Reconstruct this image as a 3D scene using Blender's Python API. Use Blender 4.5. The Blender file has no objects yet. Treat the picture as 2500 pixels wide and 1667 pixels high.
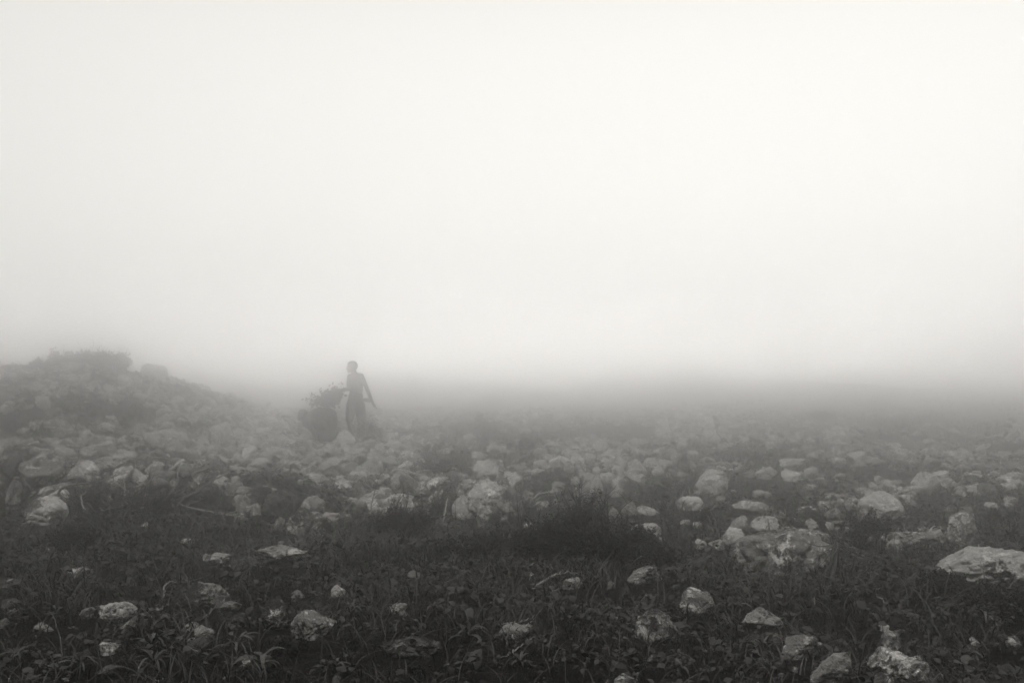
import bpy, bmesh, math, random
import numpy as np
from mathutils import Vector, Matrix, Quaternion
from mathutils import noise as mnoise

S = bpy.context.scene
COL = S.collection
R = math.radians
rng = np.random.default_rng(7)
random.seed(7)

# ------------------------------------------------------------------ camera
CAM = Vector((0.0, 0.0, 1.6))
PITCH = R(1.33)
FPX = 2430.6                       # focal length in pixels of a 2500 px wide frame (35 mm lens)
cam = bpy.data.objects.new('camera', bpy.data.cameras.new('camera'))
COL.objects.link(cam)
cam.data.lens = 35
cam.data.sensor_width = 36
cam.data.clip_start = 0.05
cam.data.clip_end = 2000
cam.location = CAM
cam.rotation_euler = (R(90) + PITCH, 0, 0)
S.camera = cam
S.view_settings.view_transform = 'Standard'
S.view_settings.look = 'None'
S.view_settings.gamma = 1
S.view_settings.exposure = 0.0
S.cycles.volume_bounces = 10
S.cycles.max_bounces = 10
S.cycles.diffuse_bounces = 3
S.cycles.glossy_bounces = 2
S.cycles.use_denoising = True
S.cycles.denoiser = 'OPENIMAGEDENOISE'
S.cycles.denoising_input_passes = 'RGB_ALBEDO_NORMAL'
S.cycles.sample_clamp_indirect = 0
S.cycles.use_guiding = True
S.cycles.use_volume_guiding = True
S.cycles.use_surface_guiding = False
S.cycles.denoising_prefilter = 'ACCURATE'
S.cycles.caustics_reflective = False
S.cycles.caustics_refractive = False

# ------------------------------------------------------------------ sky: shaped to light the haze, added glow band at the horizon, dim overhead
world = bpy.data.worlds.new('World')
S.world = world
world.use_nodes = True
NT = world.node_tree


def mth(nt, op, a, b=None, c=None, cl=False):
    n = nt.nodes.new('ShaderNodeMath')
    n.operation = op
    n.use_clamp = cl
    for i, v in enumerate((a, b, c)):
        if v is None:
            continue
        if isinstance(v, (int, float)):
            n.inputs[i].default_value = v
        else:
            nt.links.new(v, n.inputs[i])
    return n.outputs[0]


def ramp(nt, fac, stops, interp='LINEAR'):
    n = nt.nodes.new('ShaderNodeValToRGB')
    cr = n.color_ramp
    cr.interpolation = interp
    while len(cr.elements) > 1:
        cr.elements.remove(cr.elements[-1])
    cr.elements[0].position = stops[0][0]
    v = stops[0][1]
    cr.elements[0].color = (v, v, v, 1)
    for p, v in stops[1:]:
        e = cr.elements.new(p)
        e.color = (v, v, v, 1)
    nt.links.new(fac, n.inputs[0])
    return n.outputs[0]


tc = NT.nodes.new('ShaderNodeTexCoord')
sx = NT.nodes.new('ShaderNodeSeparateXYZ')
NT.links.new(tc.outputs['Generated'], sx.inputs[0])
elev = mth(NT, 'MULTIPLY', mth(NT, 'ARCSINE', sx.outputs[2]), 180 / math.pi)
elp = mth(NT, 'MAXIMUM', elev, 0.0)
band = mth(NT, 'MULTIPLY', mth(NT, 'EXPONENT', mth(NT, 'MULTIPLY', elp, -1 / .28)), 172.0)
plat = ramp(NT, mth(NT, 'DIVIDE', elp, 60.0, cl=True),
            [(0, .62), (.05, .70), (.083, .84), (.117, .93), (.15, .96), (.2, .98), (.3, .99), (.37, .93), (.5, .62), (.67, .42), (1, .28)], 'B_SPLINE')
az = R(16)
fw = mth(NT, 'ADD', mth(NT, 'MULTIPLY', sx.outputs[1], math.cos(az)), mth(NT, 'MULTIPLY', sx.outputs[0], math.sin(az)))
fw = mth(NT, 'POWER', mth(NT, 'MULTIPLY_ADD', fw, .5, .5, cl=True), 1.25)
rad = mth(NT, 'MULTIPLY', mth(NT, 'MULTIPLY', mth(NT, 'ADD', band, plat), fw), 1.07)
above = mth(NT, 'GREATER_THAN', elev, -0.5)
rad = mth(NT, 'MULTIPLY', rad, above)
bg = NT.nodes['Background']
bg.inputs[0].default_value = (1.0, .984, .942, 1)
NT.links.new(rad, bg.inputs[1])

# weak veiled sun, high and slightly behind the camera
sl = bpy.data.lights.new('sun', 'SUN')
sl.energy = 3.1
sl.angle = R(16)
sl.color = (1, .98, .94)
so = bpy.data.objects.new('sun', sl)
COL.objects.link(so)
so.rotation_euler = (R(24), 0, R(-28))

# ------------------------------------------------------------------ helpers


def tag(o, label=None, cat=None, group=None, kind=None):
    if label: o['label'] = label
    if cat: o['category'] = cat
    if group: o['group'] = group
    if kind: o['kind'] = kind
    return o


def link(name, me, mat=None, parent=None):
    o = bpy.data.objects.new(name, me)
    COL.objects.link(o)
    if mat is not None and len(me.materials) == 0:
        me.materials.append(mat)
    if parent is not None:
        o.parent = parent
    return o


def np_mesh(name, V, F, smooth=True):
    """V (n,3), F (m,k) array with constant k."""
    me = bpy.data.meshes.new(name)
    V = np.asarray(V, np.float32)
    F = np.asarray(F, np.int32)
    m, k = F.shape
    me.vertices.add(len(V))
    me.vertices.foreach_set('co', V.ravel())
    me.loops.add(m * k)
    me.loops.foreach_set('vertex_index', F.ravel())
    me.polygons.add(m)
    me.polygons.foreach_set('loop_start', np.arange(0, m * k, k, dtype=np.int32))
    me.polygons.foreach_set('use_smooth', np.full(m, smooth, bool))
    me.update()
    me.validate()
    return me


_tab = np.random.default_rng(3).random((256, 256)).astype(np.float64) * 2 - 1


def vnoise(x, y, s, off=0):
    x = np.asarray(x, float) / s + 37.3 * (off + 1)
    y = np.asarray(y, float) / s + 91.7 * (off + 1)
    xi = np.floor(x).astype(int)
    yi = np.floor(y).astype(int)
    fx = x - xi
    fy = y - yi
    fx = fx * fx * (3 - 2 * fx)
    fy = fy * fy * (3 - 2 * fy)
    g = lambda a, b: _tab[a & 255, b & 255]
    return (g(xi, yi) * (1 - fx) + g(xi + 1, yi) * fx) * (1 - fy) + (g(xi, yi + 1) * (1 - fx) + g(xi + 1, yi + 1) * fx) * fy


def sstep(a, b, x):
    t = np.clip((x - a) / (b - a), 0, 1)
    return t * t * (3 - 2 * t)


def height(x, y):
    x = np.asarray(x, float)
    y = np.asarray(y, float)
    d = np.hypot(x, y)
    xe = x * 24.0 / np.maximum(y, 24.0)
    h = 1.40 / (1 + np.exp((xe + 7.1) / 0.85)) * sstep(12.5, 23.0, y) * (1 - .9 * sstep(25, 34, y))
    h = h + .22 * np.exp(-((xe + 10.0) / .8) ** 2 - ((y - 23.0) / 1.4) ** 2)
    h = h + (.16 * vnoise(xe, y, 1.3, 3) + .10 * vnoise(xe, y, .6, 4)) * sstep(14, 19, y) * sstep(-4.0, -6.5, xe)
    h = h + (.30 + .32 * sstep(2.0, 10.0, x) - .34 * sstep(14.0, 26.0, x) + .20 * np.exp(-((x - 13.5) / 2.0) ** 2)) * sstep(21, 44, y)
    h = h - 3.2 * sstep(105, 145, d)
    yy = np.maximum(y, 2.4)
    h = h + .072 * .5 * ((12 - yy) + np.sqrt((12 - yy) ** 2 + .5))
    # low stone bank that runs across the left
    by = 10.6 - .30 * (x + 4)
    h = h + .30 * np.exp(-((y - by - .25) / .7) ** 2) * sstep(-1.2, -2.6, x)
    h = h + .16 * np.exp(-((x + .35) / .9) ** 2 - ((y - 11.6) / .8) ** 2)
    h = h + .10 * np.exp(-((x - .9) / 1.0) ** 2 - ((y - 13.4) / 1.2) ** 2)
    am = sstep(3, 9, d)
    h = h + .07 * am * vnoise(x, y, 1.7) + .035 * vnoise(x, y, .55, 1) + .014 * vnoise(x, y, .17, 2)
    return h


_cp, _sp = math.cos(PITCH), math.sin(PITCH)


def ray(px, py):
    a = (px - 1250) / FPX
    b = (833.5 - py) / FPX
    return np.array([a, _cp - b * _sp, _sp + b * _cp])      # y component close to 1


def at(px, py, d):
    r = ray(px, py)
    return Vector((r * (d / r[1]))) + CAM


_ts = np.concatenate([np.arange(2, 20, .02), np.arange(20, 60, .05)])


def hit(px, py):
    """the point of the ground seen in that direction"""
    r = ray(px, py)
    P = np.outer(_ts / r[1], r) + np.array(CAM)
    below = P[:, 2] < height(P[:, 0], P[:, 1])
    i = int(np.argmax(below)) if below.any() else len(_ts) - 1
    p = P[i]
    return Vector((p[0], p[1], float(height(p[0], p[1])))), float(p[1])


# ------------------------------------------------------------------ materials (grey: the picture is black and white)
TINT = (1.0, .985, .955)


def grey(v):
    return (v * TINT[0], v * TINT[1], v * TINT[2], 1)


def new_mat(name):
    m = bpy.data.materials.new(name)
    m.use_nodes = True
    nt = m.node_tree
    return m, nt, nt.nodes['Principled BSDF']


def wpos(nt):
    g = nt.nodes.new('ShaderNodeNewGeometry')
    return g.outputs['Position'], g


def tex_noise(nt, vec, scale, detail=6, rough=.6, dist=0):
    n = nt.nodes.new('ShaderNodeTexNoise')
    n.inputs['Scale'].default_value = scale
    n.inputs['Detail'].default_value = detail
    n.inputs['Roughness'].default_value = rough
    n.inputs['Distortion'].default_value = dist
    nt.links.new(vec, n.inputs['Vector'])
    return n.outputs[0]


def tint_out(nt, val):
    n = nt.nodes.new('ShaderNodeCombineColor')
    for i in range(3):
        nt.links.new(mth(nt, 'MULTIPLY', val, TINT[i]), n.inputs[i])
    return n.outputs[0]


def bump(nt, b, h, strength, dist):
    n = nt.nodes.new('ShaderNodeBump')
    n.inputs['Strength'].default_value = strength
    n.inputs['Distance'].default_value = dist
    nt.links.new(h, n.inputs['Height'])
    nt.links.new(n.outputs[0], b.inputs['Normal'])


def rock_mat(name, base, pale, dark, pale_amt, dark_amt):
    m, nt, b = new_mat(name)
    p, g = wpos(nt)
    n1 = tex_noise(nt, p, 7, 7, .68, .6)
    n2 = tex_noise(nt, p, 26, 6, .7, .4)
    n3 = tex_noise(nt, p, 55, 5, .75)
    n0 = tex_noise(nt, p, 3.1, 4, .6)
    oi = nt.nodes.new('ShaderNodeObjectInfo')
    body = mth(nt, 'MULTIPLY', mth(nt, 'MULTIPLY_ADD', n2, .9, .55), base)
    body = mth(nt, 'MULTIPLY', body, mth(nt, 'MULTIPLY_ADD', oi.outputs['Random'], .5, .75))
    lich = ramp(nt, mth(nt, 'ADD', mth(nt, 'MULTIPLY', n1, .55), mth(nt, 'MULTIPLY', n2, .45)),
                [(.575 - pale_amt, 0), (.61 - pale_amt, 1)])
    drk = ramp(nt, mth(nt, 'ADD', mth(nt, 'MULTIPLY', n0, .45), mth(nt, 'MULTIPLY', mth(nt, 'ADD', n2, n3), .275)), [(.41 + dark_amt, 1), (.455 + dark_amt, 0)])

    def mix(f, a, bb):
        return mth(nt, 'ADD', mth(nt, 'MULTIPLY', a, mth(nt, 'SUBTRACT', 1.0, f)), mth(nt, 'MULTIPLY', f, bb))
    v = mix(lich, body, pale)
    v = mix(drk, v, dark)
    v = mth(nt, 'MULTIPLY', v, mth(nt, 'MULTIPLY_ADD', n3, 1.1, .45))
    nt.links.new(tint_out(nt, v), b.inputs['Base Color'])
    b.inputs['Roughness'].default_value = .85
    b.inputs['Specular IOR Level'].default_value = .12
    hh = mth(nt, 'ADD', mth(nt, 'MULTIPLY', n2, .6), mth(nt, 'ADD', mth(nt, 'MULTIPLY', n3, .25), mth(nt, 'MULTIPLY', lich, .12)))
    bump(nt, b, hh, 1.0, .045)
    return m


M_PALE = rock_mat('pale_rock', .46, .74, .09, .03, .015)
M_GREY = rock_mat('grey_rock', .33, .64, .05, .05, .045)
M_MOTT = rock_mat('lichen_rock', .22, .62, .035, .05, .05)
M_DARK = rock_mat('mossy_rock', .09, .35, .02, .02, .05)
M_RUB = rock_mat('loose_rock', .50, .76, .06, .06, .03)
_nt = M_RUB.node_tree
_g = _nt.nodes.new('ShaderNodeNewGeometry')
_b = _nt.nodes['Principled BSDF']
_src = _b.inputs['Base Color'].links[0].from_socket
_mx = _nt.nodes.new('ShaderNodeVectorMath')
_mx.operation = 'SCALE'
_nt.links.new(_src, _mx.inputs[0])
_nt.links.new(mth(_nt, 'MULTIPLY_ADD', _g.outputs['Random Per Island'], 1.0, .2), _mx.inputs['Scale'])
_nt.links.new(_mx.outputs[0], _b.inputs['Base Color'])
ROCKM = dict(p=M_PALE, g=M_GREY, m=M_MOTT, d=M_DARK)


def soil_mat():
    m, nt, b = new_mat('soil')
    p, g = wpos(nt)
    n1 = tex_noise(nt, p, 2.0, 6, .65)
    n2 = tex_noise(nt, p, 22, 6, .7)
    sy = nt.nodes.new('ShaderNodeSeparateXYZ')
    nt.links.new(p, sy.inputs[0])
    # weedy black soil near, stony ground further up painted paler to brighten the fog
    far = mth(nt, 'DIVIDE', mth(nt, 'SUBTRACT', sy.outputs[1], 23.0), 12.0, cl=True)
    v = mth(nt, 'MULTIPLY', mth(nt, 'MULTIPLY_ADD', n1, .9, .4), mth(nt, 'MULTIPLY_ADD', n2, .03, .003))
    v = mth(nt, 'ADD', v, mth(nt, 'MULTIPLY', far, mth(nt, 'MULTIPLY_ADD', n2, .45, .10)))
    nt.links.new(tint_out(nt, v), b.inputs['Base Color'])
    b.inputs['Roughness'].default_value = .95
    b.inputs['Specular IOR Level'].default_value = .0
    bump(nt, b, n2, 1, .06)
    return m


def plant_mat(name, lo, hi, rough=.55, spec=.3):
    m, nt, b = new_mat(name)
    g = nt.nodes.new('ShaderNodeNewGeometry')
    v = mth(nt, 'MULTIPLY_ADD', g.outputs['Random Per Island'], hi - lo, lo)
    n = tex_noise(nt, g.outputs['Position'], 35, 3, .6)
    v = mth(nt, 'MULTIPLY', v, mth(nt, 'MULTIPLY_ADD', n, .8, .6))
    nt.links.new(tint_out(nt, v), b.inputs['Base Color'])
    b.inputs['Roughness'].default_value = rough
    b.inputs['Specular IOR Level'].default_value = spec
    return m


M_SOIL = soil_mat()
M_GRASS = plant_mat('grass_blade', .008, .034, .85, .06)
M_DRYGRASS = plant_mat('dry_grass', .012, .09, .85, .06)
M_LEAF = plant_mat('weed_leaf', .010, .062, .85, .06)
M_TANGLE = plant_mat('tangled_blade', .010, .075, .85, .06)
M_STRAP = plant_mat('strap_leaf', .03, .085, .85, .06)
M_SHRUB = plant_mat('shrub_leaf', .01, .04, .85, .06)
M_TWIG = plant_mat('dark_twig', .02, .07, .85, .06)
M_WOOD = plant_mat('bleached_wood', .13, .30, .8, .2)
M_DWOOD = plant_mat('weathered_wood', .05, .14, .8, .2)


def flat_mat(name, v, rough=.8):
    m, nt, b = new_mat(name)
    p, g = wpos(nt)
    n = tex_noise(nt, p, 30, 4, .6)
    nt.links.new(tint_out(nt, mth(nt, 'MULTIPLY', mth(nt, 'MULTIPLY_ADD', n, .5, .75), v)), b.inputs['Base Color'])
    b.inputs['Roughness'].default_value = rough
    return m


M_SKIN = flat_mat('dark_skin', .045, .6)
M_HAIR = flat_mat('black_hair', .012, .7)
M_CLOTH = flat_mat('dark_cloth', .03, .9)
M_CLOTH2 = flat_mat('faded_cloth', .05, .9)
M_EYE = flat_mat('eye_white', .5, .3)

# ------------------------------------------------------------------ ground sheet


def axis(lo, hi, n, c, k):
    u = np.linspace(-1, 1, n)
    s = np.sinh(k * u) / math.sinh(k)
    return np.where(s < 0, c + s * (c - lo), c + s * (hi - c))


gx = axis(-150, 150, 520, 0, 4.2)
gy = np.concatenate([np.linspace(-150, 2, 40)[:-1], np.linspace(2, 14, 300), np.linspace(14, 34, 200)[1:], np.geomspace(34, 150, 60)[1:]])
X, Y = np.meshgrid(gx, gy)
Z = height(X, Y)
V = np.stack([X, Y, Z], -1).reshape(-1, 3)
nx, ny = len(gx), len(gy)
ii = (np.arange(ny - 1)[:, None] * nx + np.arange(nx - 1)[None]).ravel()
F = np.stack([ii, ii + 1, ii + nx + 1, ii + nx], -1)
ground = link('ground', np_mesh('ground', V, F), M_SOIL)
tag(ground, kind='structure')

# ------------------------------------------------------------------ rocks


def ico(sub):
    bm = bmesh.new()
    bmesh.ops.create_icosphere(bm, subdivisions=sub, radius=1)
    V = np.array([v.co[:] for v in bm.verts])
    F = np.array([[v.index for v in f.verts] for f in bm.faces])
    bm.free()
    return V, F


ICO = {k: ico(k) for k in (2, 3, 4, 5)}


def rock_mesh(name, seed, sub, shape='a', rough=1.0):
    """unit rock: random planes cut a ball, edges softened, then weathered"""
    r = np.random.default_rng(seed)
    D, F = ICO[sub]
    n = {'a': 8, 'r': 14, 's': 9, 't': 9}[shape]
    N = r.normal(size=(n, 3))
    N /= np.linalg.norm(N, axis=1)[:, None]
    H = r.uniform(.5, .9, n) if shape != 'r' else r.uniform(.74, .96, n)
    if shape == 's':
        N = np.vstack([N, [[r.normal(0, .12), r.normal(0, .12), 1]]])
        H = np.append(H, .6)
    dots = D @ N.T
    q = np.where(dots > .05, H[None] / np.maximum(dots, .05), 9.0)
    k = 130.0 if shape != 'r' else 45.0
    rad = -np.log(np.exp(-k * q).sum(1) + np.exp(-k * (1.22 if shape != 'r' else 1.06))) / k
    # a few chips knocked off the edges
    N2 = r.normal(size=(9, 3))
    N2 /= np.linalg.norm(N2, axis=1)[:, None]
    P3 = D * rad[:, None]
    for nn in N2:
        pr = P3 @ nn
        lim = pr.max() * r.uniform(.80, .93)
        cut = pr > lim
        P3[cut] *= (lim / pr[cut])[:, None]
    rad = np.linalg.norm(P3, axis=1)
    off = Vector(r.uniform(-50, 50, 3))
    out = np.empty_like(D)
    for i, d in enumerate(D):
        v = Vector(d)
        a = mnoise.fractal(v * 1.3 + off, 1.0, 2.0, 2) * .06
        b = mnoise.fractal(v * 3.4 + off, .9, 2.1, 5 if sub > 3 else 3) * .085 * rough
        c = 0
        if sub > 3:
            rd = 1 - abs(mnoise.noise(v * 2.3 + off * 1.7)) * 6
            if rd > 0:
                c = -rd * .07 * rough
        out[i] = D[i] * (rad[i] + a + b + c)
    out /= np.abs(out).max(0)
    return np_mesh(name, out, F)


BASES = {}
for sh in 'arst':
    for j in range(6):
        BASES[(sh, j)] = rock_mesh('stone', 100 + 17 * j + ord(sh), 4 if j < 4 else 3, sh)
MESH_MAT = {}


def base_rock(sh, j, kind):
    key = (sh, j, kind)
    if key not in MESH_MAT:
        me = BASES[(sh, j)].copy()
        me.materials.append(ROCKM[kind])
        MESH_MAT[key] = me
    return MESH_MAT[key]


# centre x, bottom y, width, height in a 2500 px wide view of the ground they stand on; kind+shape; tilt; own label
ROCKS = [
 # right side, middle distance
 (1915,1405,240,112,'mr',0,'wide speckled boulder with dark lichen spots, biggest on the right'),
 (1999,1327,70,34,'ms',-12,'dark crusted slab lying on the right shoulder of the wide speckled boulder'),
 (2410,1432,250,86,'gr',4,'smooth pale dome of rock cut by the right edge, above black bushes'),
 (2345,1342,82,92,'mt',-8,'upright lumpy stone with a white crown and sticks poking above it'),
 (2258,1306,26,19,'gr'),(2285,1312,34,24,'pr'),(2307,1331,30,28,'mr'),
 (2232,1338,112,46,'ms',6,'long low slab left of the upright stone with the sticks'),
 (2184,1352,46,34,'gr'),(2150,1302,104,96,'pa',-38,'tall leaning slab with a dark hollow under its left side'),
 (2184,1262,62,42,'ga',-25),(2200,1262,28,24,'pa'),(2082,1252,36,36,'gr'),(2054,1246,28,24,'gr'),(2021,1248,46,22,'gr'),
 (1974,1278,64,36,'mr'),(2028,1276,46,32,'ga'),(2029,1294,26,22,'ga'),(1984,1290,36,22,'gr'),
 (2136,1202,30,22,'pr'),(2166,1199,34,24,'pr'),(2108,1204,36,14,'ps'),(2143,1181,24,18,'pa'),
 (2258,1210,64,56,'pr',0,'hazy rounded boulder with a smaller stone at its right side'),(2312,1204,34,32,'pr'),(2300,1172,40,20,'pr'),
 (1737,1208,82,56,'pr',0,'lone blocky boulder standing clear in the weeds right of centre'),(1684,1246,72,28,'pr',0,'low humped stone below and left of the lone blocky boulder'),
 (1705,1214,18,14,'pa'),(1788,1206,18,10,'pr'),(1803,1302,54,44,'pa',-8),(1868,1305,80,44,'pa',-22,'smooth wedge behind the wide speckled boulder'),
 (1782,1335,66,50,'pa'),(1711,1341,30,24,'pa'),(1751,1345,44,24,'pa'),(1673,1282,28,12,'pr'),(1707,1288,30,14,'pr'),
 (1832,1257,88,34,'ga',12),(1858,1220,46,20,'gr'),(1934,1176,50,28,'pr'),(1976,1165,42,24,'pr'),(1868,1172,56,26,'pa'),
 (1931,1139,62,20,'pr'),(2094,1139,48,34,'pr'),(2058,1119,28,18,'pr'),(2466,1242,34,28,'pr'),(2426,1246,40,18,'pa'),(2380,1166,24,18,'pr'),
 (1984,1198,40,16,'ps'),(2204,1209,34,16,'pr'),(2220,1222,22,12,'pr'),(2128,1322,14,12,'pr'),(2158,1318,16,10,'pr'),
 (2446,1150,26,14,'pr'),(2330,1120,40,18,'pr'),(2200,1120,34,14,'pr'),(1880,1096,30,16,'pr'),
 # faint heap
 (1700,1060,30,26,'pa'),(1722,1078,34,28,'pr'),(1690,1090,32,28,'pr'),(1750,1085,30,24,'pa'),(1770,1060,34,20,'pr'),(1735,1050,28,18,'pa'),
 (1665,1100,26,20,'pr'),(1655,1128,34,22,'pr'),(1690,1122,30,20,'pr'),(1800,1050,40,16,'ps'),(1765,1098,26,16,'pr'),(1640,1112,22,16,'pr'),(1840,1040,30,12,'pr'),
 # bottom right
 (1960,1622,112,66,'ms',-34,'curved rib of crusted rock arching down to the bottom edge'),
 (2032,1690,78,108,'ma',-58,'lower end of the curved rib of rock, split by a dark crack'),
 (1992,1660,44,28,'ma'),(1938,1646,26,16,'pa'),(1906,1656,16,12,'pa'),
 (2192,1668,150,88,'ma',14,'broad peaked boulder with one white flake, bottom right'),(2240,1636,40,30,'ma'),
 (2166,1690,62,44,'ma'),(2155,1544,28,22,'ga'),(2174,1586,54,46,'mr'),(2193,1557,32,20,'gs',-28),(2144,1579,14,10,'gr'),
 (2381,1586,28,20,'pa'),(2476,1584,42,38,'ms',-50),(2434,1594,24,24,'da'),(2290,1690,44,40,'da'),(2350,1688,50,30,'da'),
 (1704,1512,86,76,'mr',-35,'sloping speckled boulder half buried in weeds, lower right of centre'),
 (1862,1538,104,46,'ma',-10,'ridged stone capped white above the curved rib of rock'),(1898,1566,26,22,'pa'),(1955,1458,42,32,'da'),
 # bottom centre
 (1600,1572,104,82,'mr',-10,'round speckled boulder right of bottom centre with weeds at its foot'),
 (1575,1426,84,42,'ma',-4,'crusted stone poking out below the feathery bush'),(1494,1442,24,24,'pa',-20),(1396,1440,52,32,'pa'),
 (1301,1416,40,22,'ga'),(826,1457,34,28,'pa',0,'small bright pyramid stone in dark weeds, left of centre'),(1070,1379,40,18,'ga'),(1016,1412,42,16,'ga'),
 (1006,1606,150,34,'dr',0,'long low mossy mound with a pale edge near the bottom'),(1596,1618,40,24,'pa'),(1530,1684,60,30,'ma'),(806,1546,24,40,'ma'),
 # bottom left
 (766,1566,116,72,'ma',-4,'knobbly boulder covered in white lichen, left of bottom centre'),
 (682,1546,96,74,'ma',24,'craggy tilted boulder touching the knobbly lichen boulder'),
 (506,1488,116,64,'mr',-4,'rounded weed-grown boulder with pale flecks under a dark twig'),(556,1492,66,24,'ma'),(440,1478,36,34,'pa'),
 (730,1462,40,20,'ga'),(505,1556,62,22,'pa',-10),(490,1604,70,42,'dr',-20),
 (282,1520,100,50,'gr',8,'smooth oval boulder with a dark underside, bottom left'),(212,1512,50,28,'gr'),
 (18,1456,62,44,'dr'),(24,1492,56,24,'dr'),(192,1412,64,22,'gr'),(264,1604,60,30,'gr'),(104,1543,70,22,'gs',14),(391,1496,32,22,'gs',-24),
 (6,1536,30,26,'gr'),(690,1490,20,12,'pr'),(590,1508,24,12,'pa'),(268,1660,90,30,'dr'),
 # stone bank on the left
 (682,1278,80,58,'dr',0,'dark domed boulder low in the stone bank'),(642,1244,62,46,'ma',22,'pale-edged boulder resting against the dark domed boulder'),
 (655,1217,40,22,'pr'),(690,1224,20,22,'pa'),(734,1310,60,48,'ma',-10,'bright crusted stone to the right of the dark domed boulder'),
 (786,1324,54,42,'ma',-4),(680,1306,38,34,'ga'),(757,1264,66,40,'gr',-8),(762,1284,54,26,'gr'),(812,1280,44,24,'pa',12),(842,1276,30,16,'ga'),
 (566,1214,46,30,'ma',12),(546,1191,38,22,'pa'),(572,1179,24,14,'pa'),(580,1238,42,24,'ga',10),(600,1256,38,34,'gr'),(628,1262,28,24,'gr'),
 (606,1211,46,16,'ga'),(508,1226,54,30,'dr'),(450,1156,44,30,'pa',-6,'smooth white wedge-shaped stone standing above the stone bank'),
 (464,1166,40,12,'gs'),(468,1206,28,26,'mr'),(446,1214,26,14,'gr'),(500,1180,50,20,'ga'),
 (541,1373,52,22,'pa',0,'bright half-moon stone lying in the dark weeds'),(508,1370,26,18,'ga'),(594,1392,60,40,'dr'),
 (688,1378,126,42,'ms',0,'wide flat slab with a crusted left end, below the stone bank'),(685,1330,16,10,'pr'),(588,1270,22,12,'pa'),
 (112,1284,88,50,'pr',0,'pale two-lobed boulder beside a dark bush at the left'),(144,1266,40,22,'pr'),
 (112,1198,124,56,'ma',-6,'broad craggy dark boulder near the left edge'),(30,1172,70,56,'da'),(39,1232,38,48,'ga'),(36,1232,34,20,'ma'),
 (110,1221,34,24,'ga'),(106,1233,26,10,'gs'),(192,1188,46,40,'ga',-14),(226,1180,34,14,'ga'),(301,1162,42,18,'pa'),(332,1177,48,26,'pa',16),
 (364,1198,66,28,'gr'),(256,1138,52,20,'gr'),(4,1228,20,22,'gr'),(225,1238,20,14,'gr'),(20,1290,30,18,'dr'),
 (395,1225,40,22,'dr'),(330,1208,36,20,'ga'),(425,1190,26,18,'ga'),
 # outcrop and heap in the middle
 (1180,1266,64,56,'ma',18),(1240,1272,56,62,'ma',-24),(1222,1246,60,50,'ga',10),
 (1206,1284,112,78,'ga',-12,'big craggy block at the back of the outcrop, left of the feathery bush'),
 (1169,1248,92,58,'ga',-6,'thick lichen-covered block jutting out over a dark gap'),
 (1190,1206,80,56,'pa',24,'sharp bright ridge of rock on top of the outcrop'),
 (1228,1236,36,80,'gt',-14),(1258,1222,48,52,'pa',-30),(1190,1288,56,40,'gr',-8,'rounded stone under the outcrop beside the dark gap'),
 (1140,1268,60,40,'ga'),(1246,1270,64,54,'ga'),(1236,1175,34,16,'pa'),(1262,1174,26,12,'pr'),
 (1364,1200,32,24,'pa'),(1358,1148,44,30,'pr'),(1320,1150,38,24,'gr'),(1394,1153,30,26,'pa'),(1415,1146,42,40,'pa'),
 (1444,1142,34,36,'pa'),(1456,1160,20,18,'pr'),(1514,1170,38,32,'pr'),(1484,1180,36,26,'pr'),(1512,1194,34,28,'pa'),
 (1459,1206,30,40,'pt',-8),(1404,1184,22,18,'pr'),(1418,1218,38,26,'gr'),(1506,1214,38,18,'pa'),(1440,1176,24,20,'pr'),
 (1436,1200,26,28,'ga'),(1424,1170,26,18,'gr'),(1502,1268,32,26,'gr'),(1498,1284,22,12,'pa'),
 (1546,1163,38,18,'pr'),(1558,1184,42,22,'pa'),(1518,1148,26,30,'pr'),(1500,1124,50,26,'pa',14),(1480,1140,26,20,'pr'),
 (1576,1334,66,62,'pa',-42,'pale sloping sliver of rock in the grass right of the feathery bush'),(1536,1262,40,30,'gr'),(1582,1258,54,20,'pr',0),
 (1582,1338,42,20,'pa'),(1614,1322,18,12,'pa'),(1540,1240,22,14,'pr'),(1330,1240,44,16,'pa'),(1356,1236,16,18,'pa'),(1321,1262,18,26,'pa'),
 (1470,1320,26,12,'gr'),(1350,1212,30,14,'pr'),(1290,1225,30,24,'ga'),(1470,1096,30,14,'pr'),
 # centre, thinning into the haze
 (945,1218,42,28,'pa'),(906,1230,40,20,'pa'),(982,1246,58,38,'pr',-10,'pale boulder behind the small twiggy bush left of the middle'),
 (872,1178,44,20,'pr'),(746,1169,62,20,'pr'),(908,1165,46,44,'pa',0,'pale broken block on the slope below the two people'),
 (793,1125,34,36,'pa'),(754,1097,46,22,'pr'),(850,1093,54,40,'pa',0,'leaning hazy slab at the feet of the standing person'),(747,1064,32,20,'pr',0,'pale oval stone just left of the stooping person'),
 (828,1056,38,16,'pr',-22),(905,1096,60,18,'ps'),(962,1100,50,24,'pa',22),(678,1120,48,26,'pa'),(632,1150,66,30,'pr'),(616,1116,36,24,'pr'),
 (733,1184,12,10,'pr'),(1010,1110,40,20,'pa',20),(950,1130,34,18,'pr'),(1030,1140,30,20,'pa'),(1096,1110,30,16,'pr'),(1170,1125,40,20,'pr'),
 (1215,1105,50,18,'pa'),(1110,1160,34,20,'pr'),(1040,1180,30,16,'pr'),(880,1115,30,20,'pa'),(842,1120,34,22,'pa',-30),(812,1150,36,18,'pr'),
 (700,1150,34,18,'gr'),(1370,1030,44,22,'pr',0,'faint rounded stone alone in the haze behind the middle'),(1280,1060,36,14,'pr'),(1140,1075,36,14,'pr'),(1060,1060,30,12,'pr'),
 (1260,1090,44,16,'pr'),(1330,1090,34,16,'pa'),(1420,1080,36,14,'pr'),(1560,1090,40,18,'pr'),(1600,1130,26,14,'pr'),
 # left slope
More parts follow.
